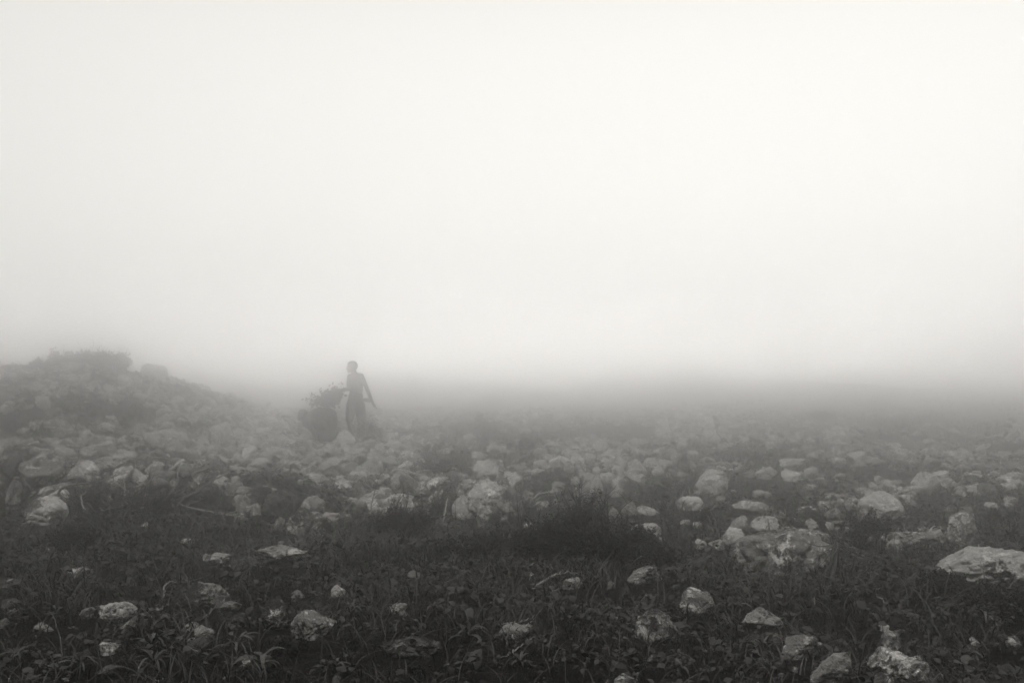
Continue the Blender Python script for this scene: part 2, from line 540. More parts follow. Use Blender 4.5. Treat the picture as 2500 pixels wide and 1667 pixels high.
 (416,1104,112,50,'pa',-16,'large pale slab with a dark broken end on the left slope'),(452,1076,60,26,'gr',-14),(349,1072,36,32,'pa'),
 (264,1055,44,20,'pa'),(282,1040,18,14,'pr'),(408,1050,36,18,'pr'),(539,1094,56,54,'pr',0,'tall hazy boulder on the slope left of the stooping person'),
 (527,1120,44,32,'pa'),(584,1090,40,34,'pr'),(576,1132,32,24,'pr'),(608,1130,44,36,'pa'),(304,1132,52,30,'pa',10),(238,1113,74,26,'pa'),
 (158,1122,56,28,'pa',14),(142,1108,20,14,'pr'),(250,1082,52,16,'pr'),(202,1070,26,18,'pr'),(150,1070,42,24,'gr'),(104,998,36,30,'pr'),
 (374,928,64,36,'pr',0,'rounded outcrop on the skyline right of the leafy crest'),(462,1008,22,14,'pr'),(410,1022,24,14,'pr'),(268,1026,30,12,'ps'),(210,992,22,12,'pr'),
 (116,1040,40,14,'ps'),(10,1092,30,18,'pr'),(60,1065,46,20,'ga',20),(338,1100,30,20,'gr'),(370,1120,34,18,'gr'),(470,1124,40,22,'gr'),(640,1070,40,24,'pr'),
 (690,1060,36,20,'pr'),(660,1040,36,20,'pr'),(600,1050,34,20,'pr'),(560,1030,36,18,'pr'),(500,1010,34,18,'pr'),(440,985,34,16,'pr'),(300,960,28,14,'pr'),
 (340,975,30,14,'pr'),(165,940,34,14,'gr'),(50,960,40,18,'gr'),(20,1010,40,20,'pr'),(80,1110,36,18,'gr'),(200,1145,40,20,'gr'),(40,1140,30,14,'gr'),
 (700,1090,30,20,'pr'),(720,1120,28,16,'pa'),(650,1098,26,18,'pa'),
 (270,908,84,34,'ga',4,'big crest boulder with a steep right end under the bush on the left skyline'),
 (180,908,80,24,'ga',8),
]
LAND = [
 ('the standing person', 870, 1075), ('the stooping person', 790, 1078), ('the leafy hill crest', 210, 870),
 ('the dark-ended slab', 416, 1095), ('the white wedge stone', 450, 1145), ('the left branch pile', 250, 1225),
 ('the dark domed boulder', 682, 1262), ('the tall bare sapling', 908, 1215), ('the feathery middle bush', 1420, 1300),
 ('the jutting lichen block', 1169, 1235), ('the round stone heap', 1470, 1175), ('the wide speckled boulder', 1915, 1375),
 ('the right-edge dome', 2410, 1410), ('the stick-topped upright stone', 2345, 1310), ('the hollow leaning slab', 2150, 1270),
 ('the lone blocky boulder', 1737, 1190), ('the faint far stone heap', 1730, 1080), ('the curved rock rib', 1990, 1610),
 ('the peaked white-flaked boulder', 2192, 1640), ('the knobbly lichen boulder', 766, 1545), ('the weed-grown flecked boulder', 506, 1470),
 ('the smooth oval boulder', 282, 1500), ('the long mossy mound', 1006, 1600), ('the pale sloping sliver', 1576, 1310),
 ('the craggy dark boulder', 112, 1180), ('the flat crusted slab', 688, 1365), ('the two-lobed boulder', 112, 1270),
 ('the buried sloping boulder', 1704, 1495), ('the small twiggy bush', 980, 1270), ('the skyline outcrop', 374, 915),
 ('the hazy rounded boulder', 2258, 1190), ('the lone faint stone', 1370, 1020), ('the tall hazy boulder', 539, 1075),
]
KINDW = dict(p='pale', g='grey', m='mottled', d='dark')
SHAPEW = dict(a='angular', r='rounded', s='flat', t='upright')
ORD = ['nearest', 'second nearest', 'third nearest', 'fourth nearest', 'fifth nearest', 'sixth nearest', 'seventh nearest',
       'eighth nearest', 'ninth nearest', 'tenth nearest', 'eleventh nearest', 'twelfth nearest', 'thirteenth nearest',
       'fourteenth nearest', 'fifteenth nearest', 'sixteenth nearest', 'seventeenth nearest', 'eighteenth nearest']
rock_xy = []                        # footprints, so that weeds leave them free
pending = []


def rock_group(px, py):
    if px < 880 and 1160 < py < 1330:
        return 'stones of the low bank on the left'
    if px < 720 and py <= 1160:
        return 'stones on the hazy left slope'
    if 1290 < px < 1600 and py < 1220:
        return 'stones of the round heap in the middle'
    if 1620 < px < 1860 and py < 1130:
        return 'stones of the faint far heap'
    if py > 1350:
        return 'stones among the dark foreground weeds'
    if px > 1600:
        return 'stones on the hazy right side'
    return 'stones in the middle distance'


for i, rk in enumerate(ROCKS):
    px, py, w, h, ks = rk[:5]
    tilt = rk[5] if len(rk) > 5 else random.uniform(-10, 10)
    lab = rk[6] if len(rk) > 6 else None
    P, d = hit(px, py)
    W = w / FPX * d
    bank = (px < 880 and 1160 < py < 1330) or (1110 < px < 1290 and 1150 < py < 1300)
    Hh = h / FPX * d * (1.34 if bank else 1.12 if 8 < d < 26 else 1.0)
    W *= 1.16 if bank else 1.08 if 8 < d < 26 else 1.0
    D = W * random.uniform(.7, 1.0)
    kind, sh = ks
    if py > 1380 and kind in 'pg' and lab is None:
        kind = 'm'
    if sh == 'r' and lab is None and random.random() < .65:
        sh = 'a'
    big = w * h > 4000 or lab is not None and w > 75
    if big:
        me = rock_mesh('boulder', 1000 + i, 5, sh, 1.1 if kind != 'p' else .8)
        me.materials.append(ROCKM[kind])
    else:
        j = random.randrange(6) if w < 30 else random.randrange(4)
        me = base_rock(sh, j, kind)
    name = 'boulder' if w > 60 else 'stone'
    o = link(name, me)
    full = Hh / .72 if abs(tilt) < 20 else Hh / .85
    o.scale = (W / 2 * 1.04, D / 2, full / 2)
    o.rotation_euler = (random.uniform(-.12, .12), R(-tilt), random.choice((0, math.pi)) + random.uniform(-.25, .25))
    cy = P.y + D * .42
    zc = P.z + full / 2 - (full - Hh) * (.9 if py < 1380 else 1.15)
    o.location = (P.x * cy / P.y, cy, zc)
    if kind != 'd':
        rock_xy.append((P.x * cy / P.y, cy, W / 2, D / 2, w))
    pending.append([o, px, py, w, h, kind, sh, lab])

cnt = {}
rows = []
for rec in pending:
    o, px, py, w, h, kind, sh, lab = rec
    o['category'] = 'boulder' if w > 60 else 'stone'
    o['group'] = rock_group(px, py)
    if lab:
        o['label'] = lab
        continue
    cyy = py - h / 2
    best = min(LAND, key=lambda l: math.hypot((l[1] - px), (l[2] - cyy) * 1.6))
    dx, dy = px - best[1], cyy - best[2]
    if abs(dx) > abs(dy) * 1.6:
        dirn = 'right of' if dx > 0 else 'left of'
    else:
        dirn = 'in front of' if dy > 0 else 'behind'
    rows.append((best[0], dirn, math.hypot(dx, dy), rec))
rows.sort(key=lambda r: (r[0], r[1], r[2]))
for ln, dirn, dist, rec in rows:
    o, px, py, w, h, kind, sh, lab = rec
    size = 'large ' if w > 60 else ('small ' if w < 30 else '')
    k = (ln, dirn, size, kind, sh)
    n = cnt.get(k, 0)
    cnt[k] = n + 1
    rec.append((k, n))
for ln, dirn, dist, rec in rows:
    o, px, py, w, h, kind, sh, lab = rec[:8]
    k, n = rec[8]
    size = k[2]
    s = f'{size}{KINDW[kind]} {SHAPEW[sh]} stone {dirn} {ln}'
    if cnt[k] > 1:
        s += f', {ORD[n]} of such there'
    o['label'] = s

# loose rubble: too many to count
rx = np.array([r[:4] for r in rock_xy])


def scatter(n, region):
    pts = []
    x0, x1, y0, y1 = region
    P = np.stack([rng.uniform(x0, x1, n), rng.uniform(y0, y1, n)], -1)
    return P


def rubble():
    lib = []
    for sub, cnt_ in ((2, 8), (3, 10)):
        for k in range(cnt_):
            m = rock_mesh('r', 900 + k + 50 * sub, sub, 'aasa'[k % 4], 1.3)
            v = np.empty(len(m.vertices) * 3, np.float32)
            m.vertices.foreach_get('co', v)
            lib.append((v.reshape(-1, 3), ICO[sub][1]))
            bpy.data.meshes.remove(m)
    P = []
    for n, reg, th in ((14000, (-14, -1.5, 12, 27), -.75), (8500, (-5, 9, 12, 32), -.4), (3600, (4, 19, 10, 34), -.1),
                       (1500, (-5.5, -.8, 8.5, 12), -.5), (700, (-3, 4, 2.6, 9), 0), (900, (.5, 5, 7, 12), -.1)):
        q = scatter(n, reg)
        q = q[np.abs(q[:, 0]) < q[:, 1] * .56 + .5]
        dens = sstep(th, th + .9, vnoise(q[:, 0], q[:, 1], 1.3, 5) + .4 * vnoise(q[:, 0], q[:, 1], .5, 6))
        P.append(q[rng.random(len(q)) < dens])
    P = np.vstack(P)
    zz = height(P[:, 0], P[:, 1])
    V, F, nv = [], [], 0
    for (x, y), z in zip(P, zz):
        s = (.016 + .05 * rng.random() ** 2.5) if y < 9 else (.03 + .13 * rng.random() ** 2.6)
        v0, f0 = lib[rng.integers(8, 18)] if s > .06 or y < 10 else lib[rng.integers(0, 8)]
        v = v0 * (s * rng.uniform(.8, 1.5), s * rng.uniform(.8, 1.3), s * rng.uniform(.5, .95))
        a = rng.uniform(0, 6.3)
        c, sn = math.cos(a), math.sin(a)
        t = rng.normal(0, .4)
        v = np.stack([v[:, 0] * c - v[:, 1] * sn, v[:, 0] * sn + v[:, 1] * c, v[:, 2] + v[:, 0] * t], -1)
        V.append(v + (x, y, z + s * .22))
        F.append(f0 + nv)
        nv += len(v)
    o = link('rubble', np_mesh('rubble', np.vstack(V), np.vstack(F)), M_RUB)
    tag(o, 'loose pale stones strewn over the slopes between the boulders', 'rubble', kind='stuff')


rubble()

# ------------------------------------------------------------------ weeds and grass


def keep_free(P, grow=1.0, front=.16):
    """true where no rock stands and no rock face would be hidden"""
    ok = np.ones(len(P), bool)
    for (x, y, a, b, w) in rock_xy:
        dx = (P[:, 0] - x) / (a * grow)
        dy = (P[:, 1] - y) / (b * grow)
        ok &= (dx * dx + dy * dy) > 1
        f2 = front + (.55 if y > 7 else .22 if y > 4 else .12)
        fr = (np.abs(P[:, 0] - x * P[:, 1] / y) < a * .95) & (P[:, 1] < y) & (P[:, 1] > y - b - f2)
        ok &= ~fr | (rng.random(len(P)) < (.10 if y > 7 else .22))
    return ok


def fan_points(n, y0, y1, power=1.0, wide=1.12):
    """points in the view's fan of ground, uniform in distance by default"""
    u = rng.random(n) ** power
    y = y0 + (y1 - y0) * u
    x = rng.uniform(-1, 1, n) * (y * .515 * wide + .4)
    return np.stack([x, y], -1)


def blades(name, P, length, width, bend, mat, label, seg=3, up=.8):
    n = len(P)
    a = rng.uniform(0, 2 * math.pi, n)
    d = np.stack([np.cos(a), np.sin(a)], -1)
    side = np.stack([-d[:, 1], d[:, 0]], -1)
    z0 = height(P[:, 0], P[:, 1]) - .01
    V = np.empty((n, (seg + 1) * 2, 3))
    for s in range(seg + 1):
        t = s / seg
        out = length * bend * t * t
        zz = length * (up * t - .55 * bend * t * t)
        ww = width * (1 - t) ** .7 * .5 + width * .04
        c = P + d * out[:, None]
        for k, sg in ((0, -1), (1, 1)):
            V[:, 2 * s + k, :2] = c + side * (sg * ww)[:, None]
            V[:, 2 * s + k, 2] = z0 + zz
    base = np.arange(n)[:, None] * (seg + 1) * 2
    F = []
    for s in range(seg):
        F.append(base + np.array([[2 * s, 2 * s + 1, 2 * s + 3, 2 * s + 2]]))
    F = np.concatenate(F, 0)
    o = link(name, np_mesh(name, V.reshape(-1, 3), F), mat)
    return tag(o, label, 'grass', kind='stuff')


P = fan_points(260000, 2.3, 13.5, 1.2)
cl = vnoise(P[:, 0], P[:, 1], .5, 8) + .6 * vnoise(P[:, 0], P[:, 1], .16, 9)
P = P[(rng.random(len(P)) < sstep(-.8, .5, cl) * .9 + .1)]
P = P[keep_free(P)]
tall = .6 + .7 * sstep(-.3, .8, vnoise(P[:, 0], P[:, 1], .8, 11))
L0 = rng.uniform(.04, .115, len(P)) * tall * (.42 + .085 * P[:, 1])
blades('grass', P, L0, rng.uniform(.003, .007, len(P)) * (P[:, 1] / 6), rng.uniform(.15, 1.0, len(P)), M_GRASS,
       'short dark grass between the foreground stones')
P = fan_points(80000, 13, 33, 1.3)
cl = vnoise(P[:, 0], P[:, 1], 1.6, 18) + .6 * vnoise(P[:, 0], P[:, 1], .45, 19)
P = P[(rng.random(len(P)) < sstep(-.5, .6, cl) * .9 + .05)]
P = P[keep_free(P)]
blades('tussock_grass', P, rng.uniform(.08, .24, len(P)), rng.uniform(.01, .02, len(P)), rng.uniform(.2, 1.0, len(P)), M_DRYGRASS,
       'hazy tussock grass over the far ground', seg=2)


P = fan_points(42000, 2.3, 10.5, 1.0)
cl = vnoise(P[:, 0], P[:, 1], .35, 28) + .5 * vnoise(P[:, 0], P[:, 1], .12, 29)
P = P[rng.random(len(P)) < np.maximum(sstep(-.3, .5, cl), .3) * (1 - .88 * sstep(7.2, 9.2, P[:, 1]))]
P = P[keep_free(P, 1.05, .3)]
# blades of one tuft start close together
tc_ = P[rng.integers(0, len(P), len(P))]
P = tc_ + rng.normal(0, .02, P.shape) * (P[:, 1:2] / 6)
blades('tangled_grass', P, rng.uniform(.10, .26, len(P)) * (.30 + .10 * P[:, 1]), rng.uniform(.005, .010, len(P)) * (.35 + .10 * P[:, 1]),
       rng.uniform(.45, 1.15, len(P)), M_TANGLE, 'long arching grass tangled over the foreground', seg=5, up=1.0)

LEAF_OUT = np.array([(0, 0), (.18, .34), (.5, .5), (.82, .33), (1, 0), (.82, -.33), (.5, -.5), (.18, -.34)])


def leaf_array(base, direc, up, size, width=.75, cup=.15, droop=.2):
    """n oval leaves, 8-gon outline folded at the midrib -> (n*8,3) verts, quads"""
    n = len(base)
    side = np.cross(up, direc)
    side /= np.linalg.norm(side, axis=1)[:, None] + 1e-9
    V = np.empty((n, 8, 3))
    for k, (t, s) in enumerate(LEAF_OUT):
        V[:, k] = base + direc * (size * t)[:, None] + side * (size * width * s)[:, None] + \
            up * (size * (cup * abs(s) * 2 - droop * t * t))[:, None]
    b = np.arange(n)[:, None] * 8
    F = np.concatenate([b + np.array([[0, 1, 7, 7]]), ], 0)
    Q = np.concatenate([b + np.array([[1, 2, 6, 7]]), b + np.array([[2, 3, 5, 6]])], 0)
    T = np.concatenate([b + np.array([[0, 1, 7]]), b + np.array([[3, 4, 5]])], 0)
    return V.reshape(-1, 3), Q, T


def mesh_qt(name, V, Q, T):
    me = bpy.data.meshes.new(name)
    V = np.asarray(V, np.float32)
    me.vertices.add(len(V))
    me.vertices.foreach_set('co', V.ravel())
    nl = Q.size + T.size
    me.loops.add(nl)
    me.loops.foreach_set('vertex_index', np.concatenate([Q.ravel(), T.ravel()]).astype(np.int32))
    me.polygons.add(len(Q) + len(T))
    ls = np.concatenate([np.arange(len(Q)) * 4, Q.size + np.arange(len(T)) * 3]).astype(np.int32)
    me.polygons.foreach_set('loop_start', ls)
    me.update()
    me.validate()
    return me


def weeds(name, n, y0, y1, size, label, power=1.1, thr=-.2, seed=20):
    P = fan_points(n, y0, y1, power)
    cl = vnoise(P[:, 0], P[:, 1], .55, seed) + .5 * vnoise(P[:, 0], P[:, 1], .2, seed + 1)
    P = P[rng.random(len(P)) < np.maximum(sstep(thr - .1, thr + .5, cl), .3)]
    P = P[keep_free(P, 1.0, .2)]
    B, D, U, Sz = [], [], [], []
    for (x, y) in P:
        z = float(height(x, y))
        hgt = rng.uniform(.02, .10) * min(1, .35 + y * .09)
        k = rng.integers(3, 8)
        a0 = rng.uniform(0, 6.3)
        tilt = rng.uniform(.0, .5)
        sc = size * (.35 + 1.1 * rng.random() ** 1.6) * (y / 6.5) ** .6
        for i in range(k):
            a = a0 + i * 2.4 + rng.normal(0, .3)
            el = rng.uniform(-.5, .8)
            d = np.array([math.cos(a) * math.cos(el), math.sin(a) * math.cos(el), math.sin(el)])
            st = rng.uniform(.1, .5) * sc
            B.append((x + math.cos(a) * st, y + math.sin(a) * st, z + hgt * rng.uniform(.45, 1.1)))
            D.append(d)
            u = np.array([rng.normal(0, .35), rng.normal(0, .35), 1.0])
            u -= d * (u @ d)
            U.append(u / np.linalg.norm(u))
            Sz.append(sc * rng.uniform(.7, 1.2))
    V, Q, T = leaf_array(np.array(B), np.array(D), np.array(U), np.array(Sz))
    o = link(name, mesh_qt(name, V, Q, T), M_LEAF)
    return tag(o, label, 'weeds', kind='stuff')


weeds('leafy_weeds', 11000, 2.4, 11.5, .040, 'low broad-leaved weeds covering the dark foreground', 1.15, -.15)
weeds('creeping_weeds', 3600, 9, 20, .05, 'small-leaved weeds creeping over the middle ground', 1.0, -.1, 31)

# ------------------------------------------------------------------ tubes: stems, twigs, branches


class Tubes:
    def __init__(s):
        s.V, s.F, s.n = [], [], 0

    def add(s, pts, r0, r1, k=5):
        pts = [Vector(p) for p in pts]
        m = len(pts)
        rings = []
        for i, p in enumerate(pts):
            t = (pts[min(i + 1, m - 1)] - pts[max(i - 1, 0)]).normalized()
            a = t.cross(Vector((0, 0, 1)))
            if a.length < .05:
                a = t.cross(Vector((1, 0, 0)))
            a.normalize()
            b = t.cross(a)
            r = r0 + (r1 - r0) * i / (m - 1)
            for j in range(k):
                q = 2 * math.pi * j / k
                s.V.append(p + (a * math.cos(q) + b * math.sin(q)) * r)
        for i in range(m - 1):
            for j in range(k):
                a = s.n + i * k + j
                b = s.n + i * k + (j + 1) % k
                s.F.append((a, b, b + k, a + k))
        s.n += m * k

    def mesh(s, name):
        return np_mesh(name, np.array([v[:] for v in s.V]), np.array(s.F))


def wander(p0, d, length, n, wob, grav=0):
    pts = [Vector(p0)]
    d = Vector(d).normalized()
    for i in range(n):
        d = (d + Vector((random.gauss(0, wob), random.gauss(0, wob), random.gauss(0, wob) - grav))).normalized()
        pts.append(pts[-1] + d * length / n)
    return pts


def smooth_path(ctrl, n=5, wob=0.0):
    """Catmull-Rom through control points"""
    c = [Vector(p) for p in ctrl]
    c = [c[0] * 2 - c[1]] + c + [c[-1] * 2 - c[-2]]
    out = []
    for i in range(1, len(c) - 2):
        for k in range(n):
            t = k / n
            a, b, d, e = c[i - 1], c[i], c[i + 1], c[i + 2]
            q = .5 * ((2 * b) + (d - a) * t + (2 * a - 5 * b + 4 * d - e) * t * t + (3 * b - a - 3 * d + e) * t ** 3)
            out.append(q + Vector([random.gauss(0, wob) for _ in range(3)]))
    out.append(c[-2])
    return out


# ------------------------------------------------------------------ strap-leaved plants
def strap_plant(px, py, size_px, label, n=9, wide=1.0):
    P, d = hit(px, py)
    s = size_px / FPX * d * 1.25
    V, F, nv = [], [], 0
    for i in range(n):
        a = 2 * math.pi * (i + random.uniform(-.3, .3)) / n
        Lf = s * random.uniform(.65, 1.1)
        arch = random.uniform(.7, 1.25)
        w = Lf * .10 * wide * random.uniform(.8, 1.3)
        z0 = s * random.uniform(.05, .35)
        seg = 9
        dirv = np.array([math.cos(a), math.sin(a)])
        sd = np.array([-dirv[1], dirv[0]])
        tw = random.uniform(-.5, .5)
        for k in range(seg + 1):
            t = k / seg
            ang = (1.25 - arch * 2.0 * t)
            if k == 0:
                x, z = 0.0, z0
            else:
                x += Lf / seg * math.cos(ang)
                z += Lf / seg * math.sin(ang)
            ww = w * math.sin(math.pi * min(1, t * .9 + .1)) ** .7 * .5 + .0008
            q = tw * t
            for sg in (-1, 0, 1):
                V.append((dirv[0] * x + sd[0] * sg * ww, dirv[1] * x + sd[1] * sg * ww, max(z, .004) + abs(sg) * ww * .45 + sg * q * ww))
        for k in range(seg):
            for c in (0, 1):
                b = nv + k * 3 + c
                F.append((b, b + 1, b + 4, b + 3))
        nv += (seg + 1) * 3
    tb = Tubes()
    tb.add(wander((0, 0, -.02), (0, 0, 1), s * .4 + .02, 4, .06), s * .02, s * .012)
    o = link('strap_leaf_plant', tb.mesh('stem'), M_STRAP)
    o.location = P
    f = link('foliage', np_mesh('foliage', np.array(V), np.array(F)), M_STRAP, o)
    return tag(o, label, 'plant', 'strap-leaved plants among the weeds')


for a in [
    (640, 1640, 66, 'big strap-leaved plant with drooping pale blades in front of the craggy tilted boulder', 11, 1.5),
    (372, 1590, 50, 'drooping strap-leaved plant right of the smooth oval boulder', 8, 1.2),
    (917, 1335, 30, 'arching strap-leaved plant below the small twiggy bush', 9, 1.0),
    (930, 1400, 34, 'tall-leaved plant in the grass just above the small bright pyramid stone', 9, 1.1),
    (442, 1296, 34, 'upright strap-leaved plant under the left branch pile', 9, 1.2),
    (345, 1368, 34, 'strap-leaved plant between the branch pile and the smooth oval boulder', 9, 1.1),
    (612, 1310, 30, 'strap-leaved plant in front of the dark domed boulder', 8, 1.2),
    (1060, 1500, 36, 'arching strap-leaved plant left of the pale forked twig', 9, 1.0),
    (860, 1500, 38, 'strap-leaved plant right of the knobbly lichen boulder', 9, 1.0),
    (1150, 1440, 32, 'low strap-leaved plant in the dark weeds at the centre', 8, 1.1),
    (1795, 1500, 40, 'strap-leaved plant left of the ridged white-capped stone', 9, 1.0),
    (1850, 1600, 42, 'broad strap-leaved plant below the ridged white-capped stone', 7, 1.6),
    (1660, 1650, 44, 'bent strap-leaved plant at the bottom right of centre', 7, 1.5),
    (2415, 1478, 46, 'sprawling strap-leaved plant below the dome at the right edge', 10, .9),
    (2300, 1512, 36, 'curling strap-leaved plant above the peaked white-flaked boulder', 10, .9),
    (2200, 1402, 30, 'small arching plant right of the fallen root', 8, .9),
    (120, 1640, 44, 'strap-leaved plant in the bottom left corner', 9, 1.1),
    (820, 1640, 42, 'strap-leaved plant below the knobbly lichen boulder', 9, 1.0),
    (1270, 1630, 40, 'strap-leaved plant at the bottom centre', 9, 1.1),
    (1620, 1290, 24, 'thin arching plant right of the pale sloping sliver', 8, .8),
]:
    if a[2]:
        strap_plant(*a)

spots = []
while len(spots) < 26:
    a, b = random.uniform(30, 2470), random.uniform(1330, 1655)
    if all(math.hypot(a - c, b - e) > 90 for c, e in spots) and all(abs(a - r[0]) > r[2] * .8 or not (r[1] - r[3] * 1.2 < b < r[1] + 50) for r in ROCKS):
        spots.append((a, b))
near = []
for a, b in spots:
    l = min(LAND, key=lambda l: math.hypot(l[1] - a, (l[2] - b) * 1.3))
    dx, dy = a - l[1], b - l[2]
    dirn = ('right of' if dx > 0 else 'left of') if abs(dx) > abs(dy) * 1.4 else ('in front of' if dy > 0 else 'behind')
    near.append((l[0], dirn, math.hypot(dx, dy), a, b))
near.sort()
seen = {}
for l, dirn, dd, a, b in near:
    k = seen.get((l, dirn), 0)
    seen[(l, dirn)] = k + 1
    strap_plant(a, b, random.uniform(26, 46) * (b - 890) / 600 * 1.1,
                'arching grassy tuft ' + dirn + ' ' + l + ('' if k == 0 else ', ' + ORD[k] + ' of such there'), random.randrange(9, 15), random.uniform(.5, .95))

# ------------------------------------------------------------------ shrubs


def shrub(px, py, wpx, hpx, label, leaves=5000, stems=26, leaf=.014, mat=None, dpx=1.0, tall_twigs=8, name='shrub', depth=None, lw=.5,
          cat='bush', group='dark bushes between the stones'):
    P, d = hit(px, py)
    if depth:
        P = at(px, py, depth)
        d = depth
    W = wpx / FPX * d / 2
    H = hpx / FPX * d
    o = bpy.data.objects.new(name, None)
    COL.objects.link(o)
    o.location = (P.x * (P.y + W * .5) / P.y, P.y + W * .5, P.z)
    o.empty_display_size = .1
    tb = Tubes()
    tips = []
    for i in range(stems):
        a = random.uniform(0, 2 * math.pi)
        rr = math.sqrt(random.random())
        lump = .75 + .45 * mnoise.noise(Vector((math.cos(a) * 1.7 + px, math.sin(a) * 1.7 + py, rr * 2)))
        tgt = lump * Vector((math.cos(a) * W * rr, math.sin(a) * W * dpx * rr, H * random.uniform(.55, 1.0) * math.sqrt(max(.05, 1 - rr * rr * .8))))
        base = Vector((math.cos(a) * W * .25 * rr, math.sin(a) * W * .25 * rr, -.03))
        mid = base.lerp(tgt, .5) + Vector((0, 0, H * .12))
        pts = smooth_path([base, mid, tgt], 5, H * .012)
        tb.add(pts, .004 + H * .008, .0015, 4)
        for k in range(4, len(pts)):
            tips.append(pts[k])
        for q in range(5):
            p = pts[random.randrange(3, len(pts))]
            dd = (tgt - base).normalized() + Vector([random.gauss(0, .6) for _ in range(3)])
            sp = wander(p, dd, H * random.uniform(.18, .4), 4, .15)
            tb.add(sp, .0025 + H * .003, .001, 3)
            tips += sp[1:]
    for i in range(tall_twigs):
        a = random.uniform(0, 2 * math.pi)
        b = Vector((math.cos(a) * W * .6 * random.random(), math.sin(a) * W * .4, H * .5))
        sp = wander(b, (random.gauss(0, .35), random.gauss(0, .2), 1), H * random.uniform(.6, 1.0), 7, .09)
        tb.add(sp, .0045, .0012, 4)
        for q in range(4):
            s0 = sp[random.randrange(2, 7)]
            tb.add(wander(s0, (random.gauss(0, .8), random.gauss(0, .5), .9), H * .25, 3, .15), .0022, .001, 3)
    link('stems', tb.mesh('stems'), M_TWIG, o)
    T0 = np.array([t[:] for t in tips])
    idx = rng.integers(0, len(T0), leaves)
    sp = H * .055
    B = T0[idx] + rng.normal(0, sp, (leaves, 3))
    B[:, 2] = np.maximum(B[:, 2], .005)
    D = rng.normal(size=(leaves, 3))
    D[:, 2] += .4
    D /= np.linalg.norm(D, axis=1)[:, None]
    U = rng.normal(size=(leaves, 3)) + (0, 0, .8)
    U -= D * (U * D).sum(1)[:, None]
    U /= np.linalg.norm(U, axis=1)[:, None]
    Vv, Q, T = leaf_array(B, D, U, rng.uniform(.6, 1.4, leaves) * leaf, lw)
    link('foliage', mesh_qt('foliage', Vv, Q, T), mat or M_SHRUB, o)
    return tag(o, label, cat, group)


shrub(1322, 1380, 190, 104, 'broad left shoulder of the dark scrub, against the outcrop', 9000, 34, .016, tall_twigs=6)
shrub(1545, 1378, 170, 92, 'ragged right shoulder of the dark scrub, by the pale sloping sliver', 8000, 30, .016, tall_twigs=5)
shrub(1430, 1392, 250, 150, 'large dark feathery bush in the middle with bare twigs rising above it', 15000, 64, .017, tall_twigs=16)
shrub(1165, 1380, 290, 72, 'low dark bush at the left foot of the feathery bush', 12000, 30, .016, tall_twigs=2)
shrub(1590, 1400, 150, 70, 'low dark bush at the right foot of the feathery bush', 7000, 20, .015, tall_twigs=2)
shrub(985, 1322, 190, 88, 'small twiggy bush left of the jutting lichen block', 13000, 36, .014, tall_twigs=9)
shrub(170, 1352, 130, 62, 'round black bush under the pale two-lobed boulder', 10000, 26, .014, tall_twigs=0)
shrub(2290, 1452, 150, 52, 'black leafy bush covering the left foot of the dome at the right edge', 9000, 22, .016, tall_twigs=0)
shrub(2400, 1500, 190, 56, 'black leafy bush in front of the dome at the right edge', 11000, 26, .018, tall_twigs=0)
shrub(2500, 1530, 150, 70, 'black bush cut by the right edge below the dome', 8000, 22, .018, tall_twigs=0)
shrub(2092, 1345, 90, 48, 'dark weedy bush filling the gap right of the wide speckled boulder', 5000, 18, .014, tall_twigs=2)
shrub(1545, 1502, 100, 40, 'leafy clump in front of the crusted stone below the feathery bush', 3000, 14, .022, M_LEAF, tall_twigs=0)
shrub(700, 1600, 120, 36, 'low dark clump at the foot of the craggy tilted boulder', 3500, 14, .018, tall_twigs=0)
shrub(1640, 1530, 90, 40, 'weedy clump between the round speckled and the sloping boulder', 3000, 14, .02, M_LEAF, tall_twigs=0)
shrub(1720, 1276, 50, 34, 'dark tuft behind the pale stones below the lone blocky boulder', 2500, 12, .018, tall_twigs=0)
shrub(1270, 1108, 150, 40, 'wide dark bush in the haze behind the jutting lichen block', 5000, 22, .03, tall_twigs=0)
shrub(1060, 1165, 190, 44, 'low dark bush on the slope between the sapling and the lichen block', 6000, 24, .025, tall_twigs=0)
shrub(2130, 1318, 110, 60, 'dark grass clump inside the hollow of the leaning slab', 4000, 16, .018, tall_twigs=0)
shrub(2440, 1345, 190, 40, 'dark hazy bush behind the dome at the right edge', 6000, 24, .022, tall_twigs=0)
shrub(110, 1165, 200, 34, 'dark bush on the slope behind the craggy dark boulder', 6000, 24, .02, tall_twigs=0)
shrub(330, 1145, 130, 26, 'dark bush on the slope above the left branch pile', 4000, 18, .02, tall_twigs=0)
shrub(210, 1008, 100, 28, 'dark tuft halfway up the left slope', 2500, 14, .03, tall_twigs=0)
shrub(2005, 1030, 90, 30, 'faint bush on the right skyline', 2500, 14, .04, tall_twigs=0)

